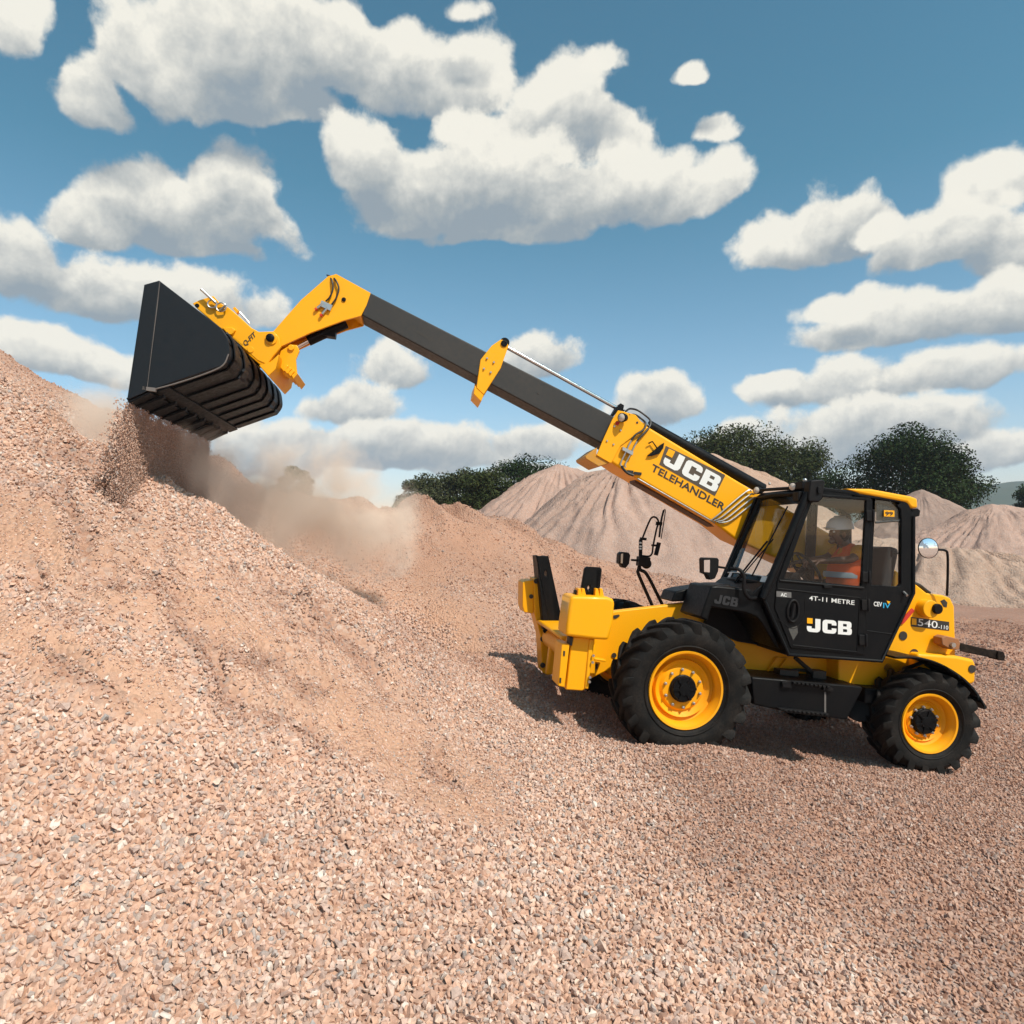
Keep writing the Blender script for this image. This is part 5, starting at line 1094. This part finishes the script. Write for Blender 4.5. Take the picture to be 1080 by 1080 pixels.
for tg in 'LR':
    for k, r__ in (('hp', .095), ('kn', .072), ('cf', .066), ('an', .055)): tn[tg + k] = (nd[tg + k][0], r__)
    te += [('pel', tg + 'hp'), (tg + 'hp', tg + 'kn'), (tg + 'kn', tg + 'cf'), (tg + 'cf', tg + 'an')]
skin(tn, te, 'trousers', M_TR, PER)

# ------------------------------------------------------------------ gravel pouring from the bucket
BW = lambda p: np.array(l2w(p))
A0, A1 = BW(LIP), BW(LIP + Vector((0, -2.3, 0)))
n_s = 170000; t = rng.random(n_s); k = np.floor(t * 8); ph = t * 8 - k; tt = (k + .07 + .86 * ph) / 8
drop = rng.random(n_s) ** .75 * 1.25
st = A0[None] * (1 - tt[:, None]) + A1[None] * tt[:, None]
st[:, 0] += -.02 - .18 * drop * rng.random(n_s) + .06 * (rng.random(n_s) - .2); st[:, 2] -= drop; st[:, 1] += rng.normal(0, .02, n_s) * (1 + 2 * drop)
okk = st[:, 2] > hgt(st[:, 0], st[:, 1]) - .05
st = st[okk]; scatter('falling_gravel', st, rng.uniform(.003, .0075, len(st)), 'curtains of gravel falling from the slots of the tipped bucket', .12)
# thrown clods in front of the lip
n_s = 2600; t = rng.random(n_s); st = A0[None] * (1 - t[:, None] * .25) + A1[None] * (t[:, None] * .25)
dr = rng.random(n_s) ** .8; st = st + np.stack([-.05 - .30 * dr * rng.random(n_s), rng.normal(0, .06, n_s), .02 - dr * .75], -1)
st = st[st[:, 2] > hgt(st[:, 0], st[:, 1])]; scatter('tumbling_gravel', st, rng.uniform(.006, .016, len(st)), 'loose stones tumbling off the near corner of the bucket lip', .1)
# load inside the bucket
mb = MB(); ld = [fl(.98) - od * .5, fl(.2) - od * .6, fl(0.0) - od * 1.2, fl(.15) - od * 9, fl(.6) - od * 5.5]
mb.hexa([p + Vector((0, -.04, 0)) for p in ld[:1] + ld[1:2] + ld[3:5]], [p + Vector((0, -2.26, 0)) for p in ld[:1] + ld[1:2] + ld[3:5]])
gl_ = bpy.data.objects.new('gravel_load', bpy.data.meshes.new('gravel_load')); me = gl_.data
me.from_pydata([tuple(l2w(p)) for p in mb.v], [], mb.f); me.materials.append(M_GR); COL.objects.link(gl_); tag(gl_, 'gravel still lying inside the tipped bucket', 'gravel', kind='stuff')
a_ = me.attributes.new('sand', 'FLOAT', 'POINT'); a_.data.foreach_set('value', [.6] * len(me.vertices))

# dust: a real volume drifting behind the ridge
def out_normals(me):
    bm = bmesh.new(); bm.from_mesh(me); bmesh.ops.recalc_face_normals(bm, faces=bm.faces); bm.to_mesh(me); bm.free()
def dust(name, pts, dens, label, seed, col=(1.0, .87, .75)):
    """pts: (u, v, distance, radius in m)"""
    bm = bmesh.new()
    C_ = [(Vector(atY(u, v, d)), r_) for u, v, d, r_ in pts]
    lo = Vector([min(c[i] - r_ for c, r_ in C_) for i in range(3)]); hi = Vector([max(c[i] + r_ for c, r_ in C_) for i in range(3)])
    mb = MB(); mb.box((lo + hi) / 2, hi - lo); me = bpy.data.meshes.new(name); me.from_pydata(mb.v, [], mb.f); out_normals(me); o = bpy.data.objects.new(name, me); COL.objects.link(o)
    m, n, l = nt_new(name); n.remove(n['Principled BSDF']); out = n['Material Output']; pv_ = N(n, 'ShaderNodeVolumePrincipled'); pv_.inputs['Color'].default_value = (*col, 1); pv_.inputs['Anisotropy'].default_value = -.3
    geo = N(n, 'ShaderNodeNewGeometry')
    no = N(n, 'ShaderNodeTexNoise', inp={'Scale': 1.7, 'Detail': 6.0, 'Roughness': .62, 'Distortion': .5}); l.new(geo.outputs['Position'], no.inputs[0])
    last = None
    for c, r_ in C_:
        v1 = N(n, 'ShaderNodeVectorMath', operation='DISTANCE'); l.new(geo.outputs['Position'], v1.inputs[0]); v1.inputs[1].default_value = c
        mr_ = N(n, 'ShaderNodeMapRange', inp={1: 0, 2: r_, 3: 1, 4: 0}); l.new(v1.outputs['Value'], mr_.inputs[0])
        if last is None: last = mr_.outputs[0]
        else: mxx = N(n, 'ShaderNodeMath', operation='MAXIMUM'); l.new(last, mxx.inputs[0]); l.new(mr_.outputs[0], mxx.inputs[1]); last = mxx.outputs[0]
    ad = N(n, 'ShaderNodeMath', operation='MULTIPLY_ADD', inp={1: 1.0}); l.new(no.outputs[0], ad.inputs[0]); ad.inputs[1].default_value = 2.3; l.new(last, ad.inputs[2])
    m3 = N(n, 'ShaderNodeMapRange', interpolation_type='SMOOTHSTEP', inp={1: 1.38, 2: 2.15, 3: 0, 4: dens}); l.new(ad.outputs[0], m3.inputs[0])
    # nothing where the spheres end
    mul = N(n, 'ShaderNodeMath', operation='MULTIPLY'); cl_ = N(n, 'ShaderNodeMath', operation='MULTIPLY', use_clamp=True, inp={1: 5.0}); l.new(last, cl_.inputs[0]); l.new(m3.outputs[0], mul.inputs[0]); l.new(cl_.outputs[0], mul.inputs[1]); l.new(mul.outputs[0], pv_.inputs['Density'])
    l.new(pv_.outputs[0], out.inputs['Volume']); me.materials.append(m); m.cycles.volume_sampling = 'MULTIPLE_IMPORTANCE'
    return tag(o, label, 'dust', kind='stuff')
dust('dust_cloud', [(165, 470, 6.8, .5), (205, 490, 7.3, .7), (250, 520, 8.0, .9), (300, 535, 8.5, 1.1), (345, 540, 9.0, 1.2), (385, 555, 9.3, 1.0), (95, 440, 8.4, .75)], 3.6, 'tan dust cloud drifting behind the near slope under the bucket', 1)
S.cycles.volume_step_rate = 2.0; S.cycles.volume_max_steps = 96; S.cycles.volume_bounces = 4

# ------------------------------------------------------------------ sun and sky
SUN = Vector((.46, -.52, .86)).normalized()
sl = bpy.data.lights.new('sun', 'SUN'); sl.energy = 3.6; sl.angle = R_(.6); sl.color = (1, .94, .84); so = bpy.data.objects.new('sun', sl); COL.objects.link(so); so.rotation_euler = (-SUN).to_track_quat('-Z', 'Y').to_euler()
wd = bpy.data.worlds.new('World'); S.world = wd; wd.use_nodes = True; n = wd.node_tree.nodes; l = wd.node_tree.links; n.clear()
out = N(n, 'ShaderNodeOutputWorld'); tc = N(n, 'ShaderNodeTexCoord'); DIR = tc.outputs['Generated']
sky = N(n, 'ShaderNodeTexSky', sky_type='NISHITA'); sky.sun_disc = False; sky.sun_elevation = math.asin(SUN.z); sky.sun_rotation = math.atan2(SUN.x, SUN.y); sky.air_density = 1.0; sky.dust_density = 1.0; sky.ozone_density = 1.3
SKY_S = .118; bg1 = N(n, 'ShaderNodeBackground', inp={'Strength': 0})
tn_ = N(n, 'ShaderNodeMix', data_type='RGBA', blend_type='MULTIPLY', inp={0: 1.0, 7: (.72, 1.02, 1.0, 1)}); l.new(sky.outputs[0], tn_.inputs[6]); sz = N(n, 'ShaderNodeSeparateXYZ'); l.new(DIR, sz.inputs[0]); hr_ = N(n, 'ShaderNodeMapRange', inp={1: 0.0, 2: .45, 3: 0, 4: 1}); l.new(sz.outputs[2], hr_.inputs[0]); ht = ramp(n, [(0, (1.25, 1.05, 1.02)), (.4, (.85, 1.02, 1.0)), (1, (.48, .90, .82))], 'LINEAR'); l.new(hr_.outputs[0], ht.inputs[0]); l.new(ht.outputs[0], tn_.inputs[7]); pass
# clouds over direction: three banks one before the other, each lit from above
LAYERS = [  # picture centre, half width, half height, strength; farthest bank first
 [(10, 25, 50, 42, 1), (95, 95, 55, 45, 1), (160, 65, 75, 55, 1), (250, 45, 85, 65, 1.1), (330, 35, 90, 55, 1.1), (420, 70, 90, 50, 1.1), (490, 80, 60, 40, 1), (270, 100, 120, 30, .9),
  (485, 15, 34, 14, .65), (730, 75, 24, 10, .6), (755, 135, 30, 16, .65), (630, 70, 36, 16, .6),
  (90, 225, 62, 42, 1), (165, 205, 75, 42, 1.1), (245, 212, 72, 52, 1.1), (180, 243, 140, 26, .8),
  (890, 232, 66, 50, 1.1), (840, 255, 80, 34, 1), (1045, 190, 55, 34, 1),
  (690, 425, 52, 34, 1), (570, 375, 55, 34, .85), (420, 385, 60, 32, .8), (900, 405, 100, 34, 1), (620, 500, 160, 22, .7), (820, 405, 50, 20, .9)],
 [(590, 105, 70, 42, 1.1), (640, 140, 60, 34, 1), (550, 150, 110, 30, .9), (15, 270, 70, 52, 1.1), (110, 305, 100, 45, 1.1), (210, 318, 85, 42, 1), (280, 330, 50, 30, .7),
  (1000, 248, 80, 42, 1.1), (1080, 265, 85, 46, 1.1), (935, 245, 40, 24, .8), (1020, 385, 110, 32, 1.1), (370, 425, 60, 34, .85), (480, 480, 80, 26, .9), (1040, 470, 90, 32, .9), (230, 440, 60, 26, .7)],
 [(385, 165, 60, 48, 1.1), (460, 200, 120, 52, 1.2), (600, 212, 105, 44, 1.1), (520, 178, 110, 44, 1.0), (665, 183, 80, 34, 1.0), (700, 205, 85, 32, 1), (762, 190, 44, 32, 1), (545, 245, 110, 20, .8),
  (60, 372, 115, 32, 1), (950, 335, 125, 32, 1.05), (1050, 330, 85, 42, 1.1), (890, 325, 60, 18, .8), (930, 445, 150, 34, 1), (800, 470, 80, 30, .9), (390, 470, 155, 34, 1.1), (560, 470, 70, 26, .8), (860, 470, 120, 30, 1), (290, 482, 85, 32, .9)]]
nz = N(n, 'ShaderNodeTexNoise', inp={'Scale': 7.0, 'Detail': 2.0}); l.new(DIR, nz.inputs[0])
w1 = N(n, 'ShaderNodeVectorMath', operation='SUBTRACT'); l.new(nz.outputs['Color'], w1.inputs[0]); w1.inputs[1].default_value = (.5, .5, .5)
w2 = N(n, 'ShaderNodeVectorMath', operation='SCALE'); w2.inputs['Scale'].default_value = .035; l.new(w1.outputs[0], w2.inputs[0])
w3 = N(n, 'ShaderNodeVectorMath', operation='ADD'); l.new(DIR, w3.inputs[0]); l.new(w2.outputs[0], w3.inputs[1]); WD = w3.outputs[0]
def azel(vec):
    sp = N(n, 'ShaderNodeSeparateXYZ'); l.new(vec, sp.inputs[0])
    az = N(n, 'ShaderNodeMath', operation='ARCTAN2'); l.new(sp.outputs[0], az.inputs[0]); l.new(sp.outputs[1], az.inputs[1])
    el = N(n, 'ShaderNodeMath', operation='ARCSINE'); l.new(sp.outputs[2], el.inputs[0])
    c = N(n, 'ShaderNodeCombineXYZ'); l.new(az.outputs[0], c.inputs[0]); l.new(el.outputs[0], c.inputs[1]); return c.outputs[0], sp.outputs[1]
AE, YC_ = azel(WD)
up = N(n, 'ShaderNodeVectorMath', operation='MULTIPLY_ADD'); l.new(AE, up.inputs[0]); up.inputs[1].default_value = (1, 1.075, 1); up.inputs[2].default_value = (-.008, .019, 0); AEU = up.outputs[0]
def bank(ae, puffs):
    last = None
    for (u, v, a, b_, k) in puffs:
        d_ = ray(u, v); az_ = math.atan2(d_[0], d_[1]); el_ = math.atan2(d_[2], math.hypot(d_[0], d_[1])); ra = a / F * math.cos(az_) ** 2 * 1.16; rb = b_ / F * math.cos(az_) * 1.28; el_ -= rb * .16
        s1 = N(n, 'ShaderNodeVectorMath', operation='MULTIPLY_ADD'); l.new(ae, s1.inputs[0]); s1.inputs[1].default_value = (1 / ra, 1 / rb, 0); s1.inputs[2].default_value = (-az_ / ra, -el_ / rb, 0)
        t1 = N(n, 'ShaderNodeVectorMath', operation='MULTIPLY'); l.new(s1.outputs[0], t1.inputs[0]); t1.inputs[1].default_value = (1, -1.9, 1)      # flat bases
        t2 = N(n, 'ShaderNodeVectorMath', operation='MAXIMUM'); l.new(s1.outputs[0], t2.inputs[0]); l.new(t1.outputs[0], t2.inputs[1])
        s2 = N(n, 'ShaderNodeVectorMath', operation='LENGTH'); l.new(t2.outputs[0], s2.inputs[0])
        s3 = N(n, 'ShaderNodeMath', operation='MULTIPLY_ADD', inp={1: -.72 * k, 2: .72 * k - .02}); l.new(s2.outputs['Value'], s3.inputs[0])
        if last is None: last = s3.outputs[0]
        else: s4 = N(n, 'ShaderNodeMath', operation='SMOOTH_MAX', inp={2: .10}); l.new(last, s4.inputs[0]); l.new(s3.outputs[0], s4.inputs[1]); last = s4.outputs[0]
    return last
def billow(vec):
    a = N(n, 'ShaderNodeTexNoise', inp={'Scale': 11.0, 'Detail': 8.0, 'Roughness': .56, 'Lacunarity': 2.1}); l.new(vec, a.inputs[0]); return a.outputs[0]
def shifted(dv): a = N(n, 'ShaderNodeVectorMath', operation='ADD'); l.new(WD, a.inputs[0]); a.inputs[1].default_value = dv; return a.outputs[0]
R0 = billow(WD); R1 = billow(shifted((-.006, 0, .014)))
vb = N(n, 'ShaderNodeTexVoronoi', feature='SMOOTH_F1', inp={'Scale': 24.0, 'Smoothness': .7}); l.new(WD, vb.inputs['Vector'])
n1 = N(n, 'ShaderNodeMath', operation='MULTIPLY_ADD', inp={1: .95, 2: -.41}); l.new(R0, n1.inputs[0])
n2 = N(n, 'ShaderNodeMath', operation='MULTIPLY_ADD', inp={1: -.26}); l.new(vb.outputs['Distance'], n2.inputs[0]); l.new(n1.outputs[0], n2.inputs[2]); NZ = n2.outputs[0]
rel = N(n, 'ShaderNodeMath', operation='SUBTRACT'); l.new(R0, rel.inputs[0]); l.new(R1, rel.inputs[1])
gnz = N(n, 'ShaderNodeTexNoise', inp={'Scale': 3.0, 'Detail': 3.0}); l.new(DIR, gnz.inputs[0])
yb = N(n, 'ShaderNodeMapRange', inp={1: .2, 2: .45, 3: 1.0, 4: 0.0}); l.new(YC_, yb.inputs[0])
g2 = N(n, 'ShaderNodeMapRange', inp={1: .47, 2: .8, 3: -.3, 4: 1.0}); l.new(gnz.outputs[0], g2.inputs[0])
g3 = N(n, 'ShaderNodeMath', operation='MULTIPLY_ADD', inp={2: -.0}); l.new(g2.outputs[0], g3.inputs[0]); l.new(yb.outputs[0], g3.inputs[1]); yb1 = N(n, 'ShaderNodeMath', operation='SUBTRACT', inp={1: 1.0}); l.new(yb.outputs[0], yb1.inputs[0]); l.new(yb1.outputs[0], g3.inputs[2])
colr = tn_.outputs[2]; bg1.inputs[0].default_value = (0, 0, 0, 1)
skc = N(n, 'ShaderNodeVectorMath', operation='SCALE'); l.new(tn_.outputs[2], skc.inputs[0]); skc.inputs['Scale'].default_value = SKY_S; colr = skc.outputs[0]
for li, puffs in enumerate(LAYERS):
    b0 = bank(AE, puffs); bu = bank(AEU, puffs)
    if li == 0:
        g4 = N(n, 'ShaderNodeMath', operation='MAXIMUM'); l.new(b0, g4.inputs[0]); l.new(g3.outputs[0], g4.inputs[1]); b0c = g4.outputs[0]
    else: b0c = b0
    f0 = N(n, 'ShaderNodeMath', operation='ADD'); l.new(b0c, f0.inputs[0]); l.new(NZ, f0.inputs[1])
    dn = N(n, 'ShaderNodeMapRange', interpolation_type='SMOOTHSTEP', inp={1: .0, 2: .17, 3: 0, 4: .98}); l.new(f0.outputs[0], dn.inputs[0])
    cu = N(n, 'ShaderNodeMath', operation='MAXIMUM', inp={1: -.30}); l.new(bu, cu.inputs[0])
    df = N(n, 'ShaderNodeMath', operation='MULTIPLY_ADD', inp={1: .22, 2: .74}); l.new(b0, df.inputs[0])
    s1_ = N(n, 'ShaderNodeMath', operation='MULTIPLY_ADD', inp={1: -1.5}); l.new(cu.outputs[0], s1_.inputs[0]); l.new(df.outputs[0], s1_.inputs[2])
    sh_ = N(n, 'ShaderNodeMath', operation='MULTIPLY_ADD', inp={1: 2.0}, use_clamp=True); l.new(rel.outputs[0], sh_.inputs[0]); l.new(s1_.outputs[0], sh_.inputs[2])
    cr_ = ramp(n, [(0, (.24, .29, .33)), (.3, (.33, .36, .37)), (.6, (.48, .49, .47)), (1, (.73, .71, .635))], 'LINEAR'); l.new(sh_.outputs[0], cr_.inputs[0])
    mc_ = N(n, 'ShaderNodeMix', data_type='RGBA'); l.new(dn.outputs[0], mc_.inputs[0]); l.new(colr, mc_.inputs[6]); l.new(cr_.outputs[0], mc_.inputs[7]); colr = mc_.outputs[2]
bg2 = N(n, 'ShaderNodeBackground', inp={'Strength': 1.0}); l.new(colr, bg2.inputs[0]); l.new(bg2.outputs[0], out.inputs[0])
wd.cycles.sampling_method = 'MANUAL'; wd.cycles.sample_map_resolution = 512

# thin air between here and the far hill
mb = MB(); mb.box((300, 720, 44), (2600, 1800, 114)); me = bpy.data.meshes.new('haze'); me.from_pydata(mb.v, [], mb.f); out_normals(me); hz = bpy.data.objects.new('haze', me)
HAZE = True
if HAZE:
    COL.objects.link(hz); m, n, l = nt_new('haze'); n.remove(n['Principled BSDF']); pv_ = N(n, 'ShaderNodeVolumePrincipled'); pv_.inputs['Density'].default_value = .00025; pv_.inputs['Color'].default_value = (.75, .85, 1, 1); l.new(pv_.outputs[0], n['Material Output'].inputs['Volume']); me.materials.append(m); tag(hz, 'thin blue haze', 'haze', kind='stuff')
v_ = S.view_settings; v_.view_transform = 'Standard'; v_.look = 'None'; v_.exposure = .33; v_.gamma = 1; v_.use_curve_mapping = False
S.cycles.max_bounces = 5; S.cycles.diffuse_bounces = 2; S.cycles.glossy_bounces = 3; S.cycles.transparent_max_bounces = 12; S.cycles.caustics_reflective = False; S.cycles.caustics_refractive = False
